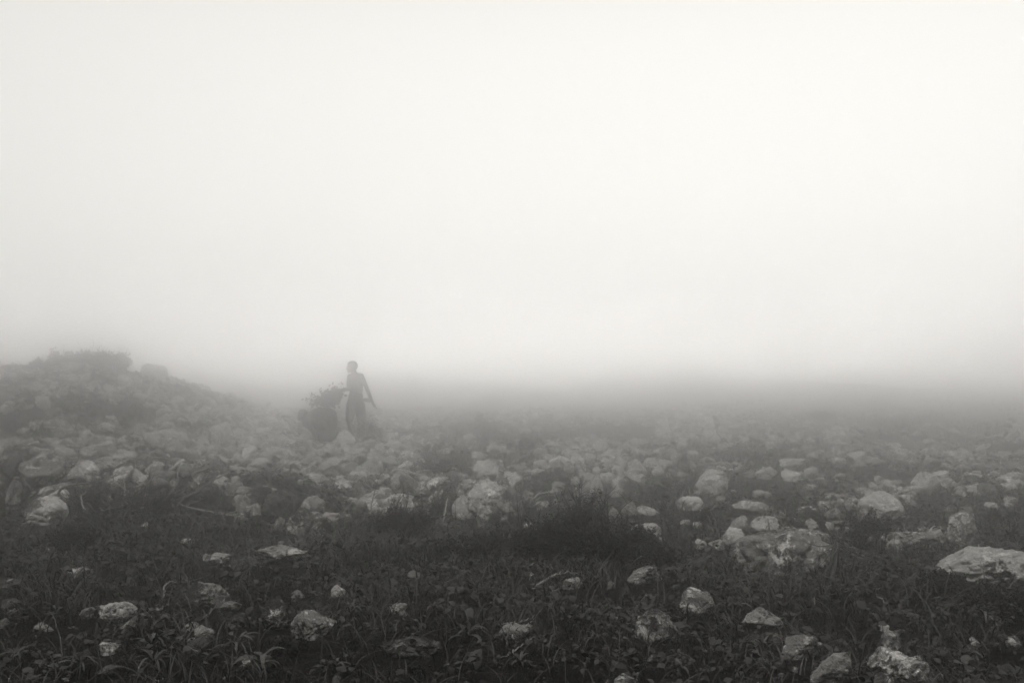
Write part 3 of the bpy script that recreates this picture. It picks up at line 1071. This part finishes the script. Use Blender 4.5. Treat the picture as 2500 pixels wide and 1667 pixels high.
for a, b, c, e, l in [(150, 1010, 90, 26, 'dark scrub patch high on the left slope, nearest the left edge'),
                      (330, 1015, 80, 24, 'dark scrub patch on the left slope below the skyline outcrop'),
                      (470, 1050, 70, 22, 'dark scrub patch just above the dark-ended slab'),
                      (90, 1085, 110, 28, 'wide dark scrub patch low on the left slope at the edge'),
                      (310, 1095, 90, 26, 'dark scrub patch left of the dark-ended slab'),
                      (560, 1150, 120, 26, 'dark scrub patch behind the stone bank'),
                      (690, 1160, 100, 24, 'dark scrub patch behind the right end of the stone bank'),
                      (1560, 1130, 120, 24, 'hazy scrub patch right of the round stone heap'),
                      (1860, 1130, 150, 26, 'hazy scrub patch below the faint far stone heap'),
                      (2380, 1190, 170, 28, 'hazy scrub patch on the right beyond the upright stone'),
                      (1640, 1200, 110, 26, 'scrub patch left of the lone blocky boulder'),
                      (2450, 1290, 170, 44, 'dark scrub patch at the right edge above the dome')]:
    shrub(a, b, c, e, l, 2600, 18, .026, tall_twigs=1)

for a, b, c, e, l in [(215, 1258, 200, 70, 'dark heap of dead brushwood forming the left half of the branch pile'),
                      (360, 1268, 230, 84, 'dark heap of dead brushwood forming the right half of the branch pile'),
                      (1075, 1270, 110, 66, 'dark heap of dead brushwood leaning against the left of the outcrop')]:
    shrub(a, b, c, e, l, 900, 90, .014, tall_twigs=10, name='brushwood_heap', cat='brushwood', group='heaps of dead brushwood', dpx=.5)

# leafy plants along the crest of the left slope
crest = [(100, 900, 60, 26, 'leafy sprig leaning out on the left hill skyline'),
         (150, 900, 110, 44, 'leafy bush on the hill crest, left of its highest point'),
         (232, 902, 146, 54, 'dense bush covering the highest point of the hill crest'),
         (40, 905, 90, 18, 'low leafy bush on the skyline at the left edge'),
         (296, 908, 40, 50, 'thin leafy plant at the steep right end of the hill crest')]
for (a, b, c, d_, l) in crest:
    shrub(a, b, c, d_, l, 900 if c < 140 else 4000, 14 if c < 140 else 40, .06, None, .8, 7, depth=22.8, lw=.6)

# tall bare sapling and other upright twigs


def sapling(px, py, hpx, lean, label, forks=6, r=.006):
    P, d = hit(px, py)
    H = hpx / FPX * d
    tb = Tubes()
    m = wander((0, 0, -.02), (lean, 0, 1), H, 12, .05)
    tb.add(m, r, r * .35, 5)
    for i in range(forks):
        p = m[random.randrange(3, 12)]
        tb.add(wander(p, (random.choice((-1, 1)) * random.uniform(.5, 1.2), random.gauss(0, .4), .9), H * random.uniform(.12, .28), 4, .12), r * .45, r * .2, 4)
    o = link('bare_sapling', tb.mesh('bare_sapling'), M_TWIG)
    o.location = P
    return tag(o, label, 'sapling', 'bare upright twigs')


sapling(903, 1262, 118, .07, 'tallest bare sapling, thin and dark, rising from the small twiggy bush', 9, .006)
sapling(955, 1262, 80, .35, 'bare twig leaning right out of the small twiggy bush')
sapling(1272, 1330, 150, -.02, 'long thin bare twig at the left side of the feathery bush', 5, .004)
sapling(1342, 1290, 100, .08, 'black forked twig before the pale stones at the feathery bush', 8, .006)
sapling(1318, 1290, 80, -.2, 'black twig leaning left at the top of the feathery bush', 6, .006)
sapling(1428, 1290, 82, .25, 'black twig leaning right over the feathery bush', 8, .005)
sapling(1500, 1300, 66, .3, 'thin twig at the right side of the feathery bush', 5, .004)
sapling(1012, 1262, 60, .6, 'slanting twig between the small bush and the lichen block', 5, .004)
sapling(1112, 1290, 80, -.05, 'thin pale stalk left of the jutting lichen block', 3, .004)
sapling(580, 1490, 80, -.25, 'thin black twig over the weed-grown flecked boulder', 5, .004)

# ------------------------------------------------------------------ dead branches


def branch(ctrl, r_px, label, pale=True, forks=2, lift=0.0, group='dead branches of the left pile', name='dead_branch', root=False):
    """ctrl: points seen on the ground; height above ground in px as the third number"""
    P0, d0 = hit(*ctrl[0][:2])
    pts = []
    for c in ctrl:
        dd = c[2] if len(c) > 2 else 0
        # every point stands over the ground near the first one
        P, d = hit(c[0], min(c[1] + dd, 1690))
        if abs(d - d0) > 2.0:
            d = d0 + (2.0 if d > d0 else -2.0)
        pts.append(at(c[0], c[1] - (9 if group.endswith('pile') else 0), d))
    path = smooth_path(pts, 6, .004)
    tb = Tubes()
    r = r_px / FPX * d0 / 2 * (1.15 if group.endswith('pile') else 1.0)
    tb.add(path, r, r * .45, 6)
    for i in range(forks):
        k = random.randrange(len(path) // 4, len(path) - 1)
        t = (path[k] - path[k - 1]).normalized()
        dv = t + Vector((random.gauss(0, .5), random.gauss(0, .4), random.gauss(0, .5)))
        Lf = (path[-1] - path[0]).length * random.uniform(.15, .35)
        tb.add(wander(path[k], dv, Lf, 5, .12), r * .55, r * .2, 5)
    me = tb.mesh(name)
    c = path[0].copy()
    me.transform(Matrix.Translation(-c))
    o = link(name, me, M_WOOD if pale else M_DWOOD)
    o.location = c
    return tag(o, label, 'branch', group)


G1 = 'dead branches of the left pile'
branch([(140, 1213, 14), (160, 1196, 40), (205, 1190, 45), (260, 1178, 50), (288, 1168, 45)], 6, 'long grey branch running up to the top of the left pile', False, 4)
branch([(206, 1255, 6), (198, 1222, 35), (212, 1208, 45)], 4, 'short bleached hooked stick at the front of the left pile', True, 1)
branch([(270, 1238, 10), (250, 1216, 30), (200, 1200, 40), (175, 1196, 40)], 4, 'thin curved branch arching over the front of the left pile', False, 2)
branch([(298, 1245, 8), (304, 1225, 20), (304, 1200, 40), (300, 1172, 50)], 4, 'upright pale stick hanging in the middle of the left pile', True, 1)
branch([(320, 1215, 20), (290, 1195, 40), (278, 1180, 45)], 4, 'short pale stick crossing the top of the left pile', True, 1)
branch([(270, 1252, 4), (268, 1225, 20)], 3, 'short upright twig at the foot of the left pile', False, 0)
branch([(400, 1230, 14), (430, 1195, 30), (437, 1160, 40)], 6, 'thick dark branch rising below the white wedge stone', False, 2)
branch([(430, 1232, 10), (470, 1215, 25), (500, 1195, 40), (530, 1175, 40), (560, 1160, 25)], 7, 'long thick branch slanting up right through the stone bank', False, 4)
branch([(470, 1167, 30), (500, 1155, 38), (524, 1148, 40)], 8, 'dark club-ended stick pointing right above the stone bank', False, 0)
branch([(418, 1230, 12), (460, 1248, 12), (540, 1262, 8), (600, 1266, 4)], 5, 'pale branch lying flat along the foot of the stone bank', True, 3)
branch([(500, 1258, 8), (560, 1266, 8), (606, 1275, 4)], 5, 'second bleached stick lying flat at the foot of the stone bank', True, 1)
branch([(450, 1258, 8), (475, 1280, 5), (498, 1300, 2)], 4, 'straight stick slanting down right below the stone bank', False, 0)
branch([(573, 1296, 2), (574, 1270, 14)], 4, 'short white upright stub under the stone bank', True, 0)
branch([(150, 1238, 8), (190, 1238, 12), (215, 1252, 6)], 3, 'thin pale twig right above the two-lobed boulder', True, 1)
for k in range(9):
    x = 180 + k * 33 + random.uniform(-12, 12)
    y = 1218 + random.uniform(-14, 26)
    dx = random.uniform(30, 75)
    branch([(x, y, 12), (x + dx * .5, y + random.uniform(-22, 14), 24), (x + dx, y + random.uniform(-30, 20), 14)], 3,
           ['thin twig', 'crooked twig', 'forked twig', 'bent twig', 'split twig', 'slender twig', 'knotted twig', 'broken twig', 'curled twig'][k] +
           ' tangled in the left branch pile, ' + ['first', 'second', 'third', 'fourth', 'fifth', 'sixth', 'seventh', 'eighth', 'ninth'][k] + ' of its small twigs from the left', False, 3)
G2 = 'dead branches by the outcrop'
branch([(1145, 1190, 30), (1175, 1172, 40), (1200, 1155, 40)], 5, 'pale branch slanting up behind the lichen block', True, 3, group=G2)
branch([(1098, 1165, 20), (1120, 1190, 30), (1135, 1200, 25)], 4, 'dark stick slanting down to the left of the lichen block', False, 1, group=G2)
branch([(1078, 1286, 2), (1086, 1250, 30), (1092, 1215, 55)], 6, 'pale bamboo-like stalk standing left of the outcrop', True, 0, group=G2)
branch([(1060, 1240, 10), (1090, 1236, 15), (1112, 1242, 10)], 3, 'thin cross stick touching the pale stalk left of the outcrop', True, 1, group=G2)
branch([(1298, 1222, 20), (1318, 1205, 35), (1345, 1203, 35), (1365, 1215, 25)], 7, 'bleached bent branch arching over the pale stones at the feathery bush', True, 1, group=G2)
branch([(1303, 1228, 15), (1320, 1212, 30)], 6, 'short bleached stub beside the bent branch at the feathery bush', True, 0, group=G2)
branch([(1285, 1165, 10), (1300, 1180, 14), (1296, 1200, 10)], 4, 'curved pale twig right behind the outcrop', True, 2, group=G2)
branch([(1062, 1205, 10), (1100, 1185, 25), (1150, 1165, 35)], 3, 'thin dark twig in the brushwood left of the outcrop', False, 4, group=G2)
branch([(1050, 1225, 10), (1095, 1210, 25), (1130, 1180, 35)], 3, 'lower dark twig in the brushwood left of the outcrop', False, 4, group=G2)
branch([(1410, 1190, 10), (1440, 1205, 10), (1450, 1215, 6)], 3, 'thin stick lying over the round stone heap', False, 1, group=G2)
G3 = 'fallen branches in the foreground'
branch([(1248, 1378, 4), (1260, 1383, 4), (1295, 1380, 6), (1318, 1371, 10), (1355, 1390, 3)], 5, 'crooked bleached stick in the dark below the feathery bush', True, 1, group=G3)
branch([(1298, 1436, 2), (1340, 1412, 16), (1378, 1396, 22), (1425, 1403, 10)], 7, 'long pale branch leaning on the small stones below the feathery bush', True, 3, group=G3)
branch([(1340, 1446, 2), (1375, 1432, 6), (1400, 1430, 4)], 5, 'short pale branch lying below the long leaning one', True, 1, group=G3)
branch([(1400, 1352, 14), (1430, 1390, 10), (1465, 1420, 2)], 3, 'thin dark shoot slanting down right from the feathery bush', False, 0, group=G3)
branch([(1252, 1560, 3), (1236, 1535, 10), (1240, 1525, 16), (1275, 1515, 16), (1300, 1508, 12)], 6, 'pale forked twig curling in the black weeds at bottom centre', True, 2, group=G3)
branch([(1252, 1556, 3), (1285, 1530, 12), (1305, 1500, 20)], 4, 'thin pale twig crossing the forked twig at bottom centre', True, 3, group=G3)
branch([(1240, 1602, 2), (1265, 1580, 8), (1300, 1560, 10)], 5, 'pale twig lying just below the forked twig at bottom centre', True, 3, group=G3)
branch([(1255, 1555, 2), (1256, 1522, 10)], 4, 'short upright twig inside the forked twig at bottom centre', True, 0, group=G3)
branch([(395, 1462, 2), (405, 1432, 18), (420, 1419, 20), (454, 1419, 6)], 5, 'bleached curved twig above the weed-grown flecked boulder', True, 1, group=G3)
branch([(372, 1458, 2), (388, 1440, 10)], 8, 'short bright stick left of the bleached curved twig', True, 0, group=G3)
branch([(485, 1515, 2), (515, 1492, 12), (530, 1472, 14)], 5, 'bare stick leaning on the weed-grown flecked boulder', False, 1, group=G3)
branch([(640, 1545, 2), (680, 1515, 12), (708, 1490, 16)], 6, 'grey stick leaning against the craggy tilted boulder', False, 1, group=G3)
branch([(326, 1497, 8), (360, 1503, 8), (384, 1516, 2)], 6, 'pale curved stick at the right end of the smooth oval boulder', True, 1, group=G3)
branch([(10, 1500, 2), (35, 1490, 4), (60, 1487, 2)], 4, 'thin pale stick at the left edge', True, 0, group=G3)
branch([(2170, 1478, 2), (2140, 1452, 6), (2115, 1434, 8)], 5, 'long straight pale stick slanting down right of the fallen root', True, 2, group=G3)
branch([(2120, 1442, 2), (2121, 1428, 8)], 6, 'short upright prong on the pale stick right of the fallen root', True, 0, group=G3)
branch([(2125, 1437, 4), (2152, 1434, 4)], 5, 'short bright crossbar stick right of the fallen root', True, 0, group=G3)
branch([(1735, 1580, 6), (1753, 1595, 2)], 6, 'short pale stick below the buried sloping boulder', True, 0, group=G3)
branch([(1990, 1478, 1), (1988, 1458, 8)], 3, 'tiny pale upright stick below the wide speckled boulder', True, 0, group=G3)
branch([(1905, 1250, 12), (1922, 1262, 6)], 4, 'pale stick among the stones behind the wide speckled boulder', True, 2, group=G3)
branch([(1860, 1247, 8), (1895, 1260, 8), (1928, 1262, 4)], 4, 'long thin pale stick behind the wide speckled boulder', True, 2, group=G3)
branch([(2300, 1262, 20), (2310, 1264, 24)], 3, 'thin twig left of the upright stone', False, 2, group=G3)
branch([(2336, 1252, 30), (2342, 1228, 55)], 5, 'pale stick standing up on the upright stone', True, 2, group=G3)
branch([(2355, 1256, 30), (2376, 1262, 30)], 3, 'thin twig lying behind the upright stone', True, 2, group=G3)
branch([(2383, 1320, 20), (2392, 1338, 14), (2400, 1352, 6)], 4, 'thin stick leaning between the upright stone and the dome', True, 0, group=G3)
branch([(2340, 1324, 18), (2365, 1330, 14)], 4, 'pale stick poking out under the upright stone', True, 0, group=G3)

# the fallen root: a fan of roots spreading from the right end of the wide speckled boulder
P, d = hit(2050, 1418)
rootobj = bpy.data.objects.new('fallen_root', None)
COL.objects.link(rootobj)
rootobj.location = P
u = d / FPX
tb = Tubes()
tb.add([(-18 * u, 0, 5 * u), (-8 * u, .02, 40 * u), (5 * u, .05, 85 * u), (6 * u, .08, 110 * u)], 6 * u, 3 * u, 7)
link('root_stock', tb.mesh('root_stock'), M_DWOOD, rootobj)
tb = Tubes()
for i in range(34):
    a = random.uniform(-1.15, 1.35)
    ln = random.uniform(50, 100) * u
    st = Vector((3 * u, .05, random.uniform(60, 105) * u))
    dv = Vector((math.sin(a), random.uniform(-.8, .1), -math.cos(a) * .8))
    tb.add(wander(st, dv, ln, 7, .13), random.uniform(1.0, 2.2) * u, .4 * u, 4)
link('rootlets', tb.mesh('rootlets'), M_DWOOD, rootobj)
tag(rootobj, 'grey fallen root with its rootlets fanned out beside the wide speckled boulder', 'root')

# ------------------------------------------------------------------ people


def skinned(name, verts, edges, mat, root=0, parent=None, blobs=(), vox=.005, smooth_it=9):
    """one continuous skin: tapered limbs between the joints and rounded masses, fused and smoothed"""
    parts = list(blobs)
    vr = lambda r: np.array((r[0], r[1], (r[0] + r[1]) / 2) if isinstance(r, tuple) else (r, r, r))
    for a, b in edges:
        pa, pb = np.array(verts[a][:3]), np.array(verts[b][:3])
        ra, rb = vr(verts[a][3]), vr(verts[b][3])
        if name == 'body':
            ra, rb = ra * .92, rb * .92
        ln = np.linalg.norm(pb - pa)
        n = max(2, int(ln / (min(ra.min(), rb.min()) * .18)) + 1)
        for k in range(n + 1):
            t = k / n
            parts.append((pa * (1 - t) + pb * t, ra * (1 - t) + rb * t))
    V_, F_, nv_ = [], [], 0
    for (c, rad_) in parts:
        vv, ff = ICO[2 if max(rad_) < .05 else 3]
        V_.append(vv * np.array(rad_) + np.array(c))
        F_.append(ff + nv_)
        nv_ += len(vv)
    me = np_mesh(name, np.vstack(V_), np.vstack(F_))
    o = bpy.data.objects.new(name, me)
    COL.objects.link(o)
    rm = o.modifiers.new('remesh', 'REMESH')
    rm.mode = 'VOXEL'
    rm.voxel_size = vox
    sm = o.modifiers.new('smooth', 'SMOOTH')
    sm.factor = .5
    sm.iterations = smooth_it
    dg = bpy.context.evaluated_depsgraph_get()
    nm = bpy.data.meshes.new_from_object(o.evaluated_get(dg))
    o.modifiers.clear()
    o.data = nm
    nm.materials.clear()
    nm.materials.append(mat)
    nm.polygons.foreach_set('use_smooth', np.ones(len(nm.polygons), bool))
    if parent:
        o.parent = parent
    return o


class Fig:
    def __init__(s, u, x0, y0):
        s.v, s.e, s.n = [], [], {}
        s.u, s.x0, s.y0 = u, x0, y0

    def p(s, name, px, py, y, r, link=None):
        """joint by picture position; y is metres away from the figure's plane"""
        s.v.append(((px - s.x0) * s.u, y, (s.y0 - py) * s.u, r))
        s.n[name] = len(s.v) - 1
        if link:
            s.e.append((s.n[link], len(s.v) - 1))

    def rel(s, name, link, d, r):
        b = s.v[s.n[link]]
        s.v.append((b[0] + d[0], b[1] + d[1], b[2] + d[2], r))
        s.n[name] = len(s.v) - 1
        s.e.append((s.n[link], len(s.v) - 1))

    def hand(s, wrist, d, side, tag_, curl=.35):
        """palm and five bent fingers along direction d, spread along side"""
        d = Vector(d).normalized()
        sd = Vector(side).normalized()
        nrm = d.cross(sd)
        s.rel(tag_ + 'palm', wrist, d * .05, (.030, .016))
        s.rel(tag_ + 'knuck', tag_ + 'palm', d * .035, (.034, .013))
        for i, (off, ln) in enumerate(((-.027, .062), (-.009, .074), (.009, .07), (.026, .055))):
            s.rel(f'{tag_}f{i}a', tag_ + 'knuck', d * .014 + sd * off, .009)
            q = (d + nrm * curl).normalized()
            s.rel(f'{tag_}f{i}b', f'{tag_}f{i}a', q * ln * .5, .0085)
            q = (d + nrm * curl * 2.6).normalized()
            s.rel(f'{tag_}f{i}c', f'{tag_}f{i}b', q * ln * .5, .007)
        q = (d * .7 - sd).normalized()
        s.rel(tag_ + 't1', tag_ + 'palm', q * .035, .011)
        q = (d + nrm * curl - sd * .35).normalized()
        s.rel(tag_ + 't2', tag_ + 't1', q * .035, .009)


# standing person
DP = hit(868, 1084)[1]
UM = DP / FPX
base = at(868, 1080, DP)
base.z = float(height(base.x, base.y)) - .02
person = bpy.data.objects.new('person', None)
COL.objects.link(person)
person.location = base
top = at(868, 887, DP).z
u1 = (top - base.z) / (1080 - 887)


def J(px, py, y=0.0, x0=868, y0=1080, u=None):
    u = u1 if u is None else u
    return ((px - x0) * u, y, (y0 - py) * u)


f = Fig(u1, 868, 1080)
f.p('pelvis', 867, 978, 0, (.14, .11))
f.p('belly', 869, 962, 0, (.135, .10), 'pelvis')
f.p('chest', 868, 938, 0, (.155, .11), 'belly')
f.p('upper', 867, 922, 0, (.14, .095), 'chest')
f.p('neck0', 865, 912, 0, .062, 'upper')
f.p('neck', 862, 905, 0, .056, 'neck0')
f.p('head0', 860, 900, 0, .06, 'neck')
f.p('shR', 880, 917, 0, .064, 'upper')
f.p('uaR', 887.5, 931, .0, .052, 'shR')
f.p('elR', 897, 951, -.02, .043, 'uaR')
f.p('faR', 902, 964, -.03, .042, 'elR')
f.p('wrR', 908, 979, -.03, .028, 'faR')
f.hand('wrR', (.55, 0, -1), (0, 1, 0), 'R', .3)
f.p('shL', 854, 919, .0, .062, 'upper')
f.p('uaL', 852.5, 931, -.04, .052, 'shL')
f.p('elL', 853, 947, -.10, .045, 'uaL')
f.p('faL', 844, 948.5, -.14, .042, 'elL')
f.p('wrL', 834, 951.5, -.17, .028, 'faL')
f.hand('wrL', (-1, -.1, -.2), (0, 1, 0), 'L', .8)
f.p('hipL', 859, 985, 0, .10, 'pelvis')
f.p('thL', 855.5, 1000, -.06, .088, 'hipL')
f.p('knL', 854, 1017, -.14, .064, 'thL')
f.p('clL', 857, 1030, -.10, .062, 'knL')
f.p('anL', 861, 1050, -.06, .04, 'clL')
f.p('ftL', 855, 1056, -.10, (.042, .03), 'anL')
f.p('toL', 848, 1058.5, -.14, (.038, .018), 'ftL')
f.p('hipR', 876, 985, 0, .10, 'pelvis')
f.p('thR', 879, 1003, .02, .09, 'hipR')
f.p('knR', 881, 1025, .0, .066, 'thR')
f.p('clR', 883, 1040, .03, .064, 'knR')
f.p('anR', 884, 1070, .03, .042, 'clR')
f.p('ftR', 879, 1076, -.02, (.042, .028), 'anR')
f.p('toR', 871, 1078, -.07, (.038, .018), 'ftR')
hx, hy, hzz = J(858.6, 896)
B = [((hx + .012, 0, hzz + .012), (.098, .078, .092)),            # skull
     ((hx - .035, 0, hzz - .035), (.058, .058, .072)),            # face
     ((hx - .055, 0, hzz - .088), (.034, .036, .026)),            # chin
     ((hx - .098, 0, hzz - .022), (.018, .014, .024)),            # nose
     ((hx - .090, 0, hzz + .012), (.014, .040, .012)),            # brow
     ((hx - .084, 0, hzz - .062), (.016, .026, .012)),            # lips
     ((hx + .005, -.080, hzz - .018), (.022, .012, .032)),        # ears
     ((hx + .005, .080, hzz - .018), (.022, .012, .032))]
skinned('body', f.v, f.e, M_SKIN, 0, person, blobs=B)
# baggy knee-length shorts
g = Fig(u1, 868, 1080)
g.p('a', 867, 975, 0, (.150, .12))
g.p('w', 868, 965, 0, (.145, .115), 'a')
g.p('hl', 859.5, 987, -.01, (.122, .115), 'a')
g.p('tl', 857, 1002, -.06, (.10, .10), 'hl')
g.p('kl', 856, 1017, -.13, (.082, .082), 'tl')
g.p('hr', 876, 987, 0, (.122, .115), 'a')
g.p('tr', 880, 1004, .02, (.10, .10), 'hr')
g.p('kr', 882, 1023, .01, (.085, .085), 'tr')
skinned('shorts', g.v, g.e, M_CLOTH, 0, person, blobs=[], vox=.012, smooth_it=2)
g = Fig(u1, 868, 1080)
g.p('a', 860, 893.5, 0, .03)
g.p('b', 862, 893, 0, .03, 'a')
skinned('hair', g.v, g.e, M_HAIR, 0, person, blobs=[((hx + .020, 0, hzz + .028), (.100, .086, .100)), ((hx - .005, 0, hzz + .05), (.085, .078, .076))], vox=.01, smooth_it=1)
for sg in (-1, 1):
    bm = bmesh.new()
    bmesh.ops.create_uvsphere(bm, u_segments=10, v_segments=8, radius=.012)
    me = bpy.data.meshes.new('eye')
    bm.to_mesh(me)
    bm.free()
    e = link('eye', me, M_EYE, person)
    e.location = (hx - .083, sg * .032, hzz - .008)
# small pouch at the waist, as a folded cloth with a strap
g = Fig(u1, 868, 1080)
g.p('a', 887, 972, -.03, .022)
g.p('b', 893, 973, -.03, (.05, .03), 'a')
g.p('c', 901, 974, -.03, (.052, .03), 'b')
g.p('d', 904, 973, -.03, .02, 'c')
skinned('pouch', g.v, g.e, M_CLOTH2, 0, person)
tag(person, 'slim bare-chested person standing in the fog, one arm reaching out to a leafy bundle', 'person')

# stooping person, back rounded, head down on the left
DB = DP - .15
base2 = at(790, 1080, DB)
base2.z = float(height(base2.x, base2.y)) - .02
stoop = bpy.data.objects.new('person', None)
COL.objects.link(stoop)
stoop.location = base2
u2 = (at(790, 993, DB).z - base2.z) / (1080 - 993)
f = Fig(u2, 790, 1080)
f.p('pelvis', 803, 1012, 0, (.16, .15))
f.p('belly', 789, 1011, 0, (.16, .16), 'pelvis')
f.p('chest', 774, 1013, 0, (.165, .16), 'belly')
f.p('upper', 762, 1018, 0, (.14, .15), 'chest')
f.p('neck', 753, 1017, -.02, .065, 'upper')
f.p('head0', 749, 1013, -.03, .065, 'neck')
for s_, yy in (('L', -.17), ('R', .17)):
    f.p('sh' + s_, 764, 1024, yy, .07, 'upper')
    f.p('ua' + s_, 770, 1038, yy * 1.1, .055, 'sh' + s_)
    f.p('el' + s_, 777, 1050, yy * 1.1, .045, 'ua' + s_)
    f.p('wr' + s_, 779, 1070, yy * .9, .03, 'el' + s_)
    f.hand('wr' + s_, (-.1, 0, -1), (0, 1, 0), s_, .4)
f.p('hipL', 801, 1020, -.10, .12, 'pelvis')
f.p('knL', 794, 1048, -.14, .078, 'hipL')
f.p('clL', 796, 1058, -.12, .07, 'knL')
f.p('anL', 797, 1074, -.10, .045, 'clL')
f.p('ftL', 791, 1078, -.12, (.04, .026), 'anL')
f.p('toL', 783, 1079, -.14, (.036, .018), 'ftL')
f.p('hipR', 806, 1022, .10, .12, 'pelvis')
f.p('knR', 811, 1044, .12, .08, 'hipR')
f.p('clR', 818, 1056, .13, .075, 'knR')
f.p('anR', 830, 1074, .14, .045, 'clR')
f.p('ftR', 825, 1078, .12, (.04, .026), 'anR')
f.p('toR', 818, 1079, .10, (.036, .018), 'ftR')
qx, qy, qz = J(744, 1010, -.04, 790, 1080, u2)
B = [((qx, qy, qz), (.088, .078, .098)), ((qx - .04, qy, qz - .04), (.058, .058, .06)), ((qx - .085, qy, qz - .055), (.02, .016, .02)),
     ((qx - .07, qy, qz - .09), (.03, .034, .024)), ((qx, qy - .08, qz - .01), (.022, .012, .03)), ((qx, qy + .08, qz - .01), (.022, .012, .03))]
skinned('body', f.v, f.e, M_SKIN, 0, stoop, blobs=B)
# a loose cloth over the back that falls round the legs
g = Fig(u2, 790, 1080)
g.p('a', 800, 1012, 0, .12)
g.p('b', 785, 1012, 0, .12, 'a')
BB = [(J(797, 1013, 0, 790, 1080, u2), (.185, .19, .178)), (J(782, 1014, 0, 790, 1080, u2), (.20, .20, .178)),
      (J(768, 1021, 0, 790, 1080, u2), (.185, .19, .165)), (J(757, 1026, 0, 790, 1080, u2), (.13, .15, .135)),
      (J(776, 1034, 0, 790, 1080, u2), (.20, .235, .18)), (J(795, 1034, 0, 790, 1080, u2), (.20, .24, .20)),
      (J(793, 1052, 0, 790, 1080, u2), (.22, .24, .20)), (J(806, 1024, 0, 790, 1080, u2), (.13, .23, .22)), (J(770, 1026, -.0, 790, 1080, u2), (.16, .25, .13))]
skinned('garment', g.v, g.e, M_CLOTH, 0, stoop, blobs=BB, vox=.012, smooth_it=14)
g = Fig(u2, 790, 1080)
g.p('a', 742, 1011, -.04, .03)
g.p('b', 741, 1010, -.04, .03, 'a')
skinned('hair', g.v, g.e, M_HAIR, 0, stoop, blobs=[((qx + .01, qy, qz + .02), (.095, .088, .096))], vox=.01, smooth_it=1)
tag(stoop, 'person bent double with a rounded back in dark clothes, left of the standing person', 'person')

# leafy bundle on the stooping person's back
random.seed(55)
bo = bpy.data.objects.new('leafy_bundle', None)
COL.objects.link(bo)
bo.location = at(809, 992, DB)
tb = Tubes()
tips = []
for i in range(30):
    a = random.uniform(-1.15, .62)
    ln = random.uniform(.24, .50) * (1.0 if abs(a) > .4 else .85)
    pts = wander((random.uniform(-.04, .04), random.uniform(-.04, .04), -.01), (math.sin(a), random.gauss(0, .35), math.cos(a) * .85 + .15), ln, 6, .12, .02)
    tb.add(pts, .008, .003, 4)
    tips += pts[2:]
link('stems', tb.mesh('stems'), M_TWIG, bo)
T0 = np.array([t[:] for t in tips])
nlf = 760
B = T0[rng.integers(0, len(T0), nlf)] + rng.normal(0, .035, (nlf, 3))
D = rng.normal(size=(nlf, 3)); D /= np.linalg.norm(D, axis=1)[:, None]
U = rng.normal(size=(nlf, 3)); U -= D * (U * D).sum(1)[:, None]; U /= np.linalg.norm(U, axis=1)[:, None]
Vv, Q, T = leaf_array(B, D, U, rng.uniform(.045, .09, nlf), .6)
link('foliage', mesh_qt('foliage', Vv, Q, T), M_SHRUB, bo)
tag(bo, 'bushy bundle of cut leafy branches between the two people', 'branches')

shrub(893, 1086, 42, 70, 'dark upright bush in front of the legs of the standing person', 4200, 30, .03, tall_twigs=0, depth=DP - .35)
shrub(835, 1074, 50, 24, 'low hazy bush between the two people', 1000, 10, .03, tall_twigs=0, depth=DP - .1)

# ------------------------------------------------------------------ haze
TOP = 4.2
BOT = float(Z.min()) - 1.0
bm = bmesh.new()
bmesh.ops.create_cube(bm, size=1)
for v in bm.verts:
    v.co = Vector((v.co.x * 310, v.co.y * 310, BOT if v.co.z < 0 else TOP))
me = bpy.data.meshes.new('haze')
bm.to_mesh(me)
bm.free()
hz = link('haze', me)
hm = bpy.data.materials.new('haze')
hm.use_nodes = True
nt = hm.node_tree
nt.nodes.clear()
out = nt.nodes.new('ShaderNodeOutputMaterial')
vp = nt.nodes.new('ShaderNodeVolumePrincipled')
vp.inputs['Color'].default_value = (1, 1, 1, 1)
vp.inputs['Density'].default_value = .079
vp.inputs['Anisotropy'].default_value = .970
nt.links.new(vp.outputs[0], out.inputs['Volume'])
me.materials.append(hm)
tag(hz, 'thick pale fog over the whole slope', 'fog', kind='stuff')
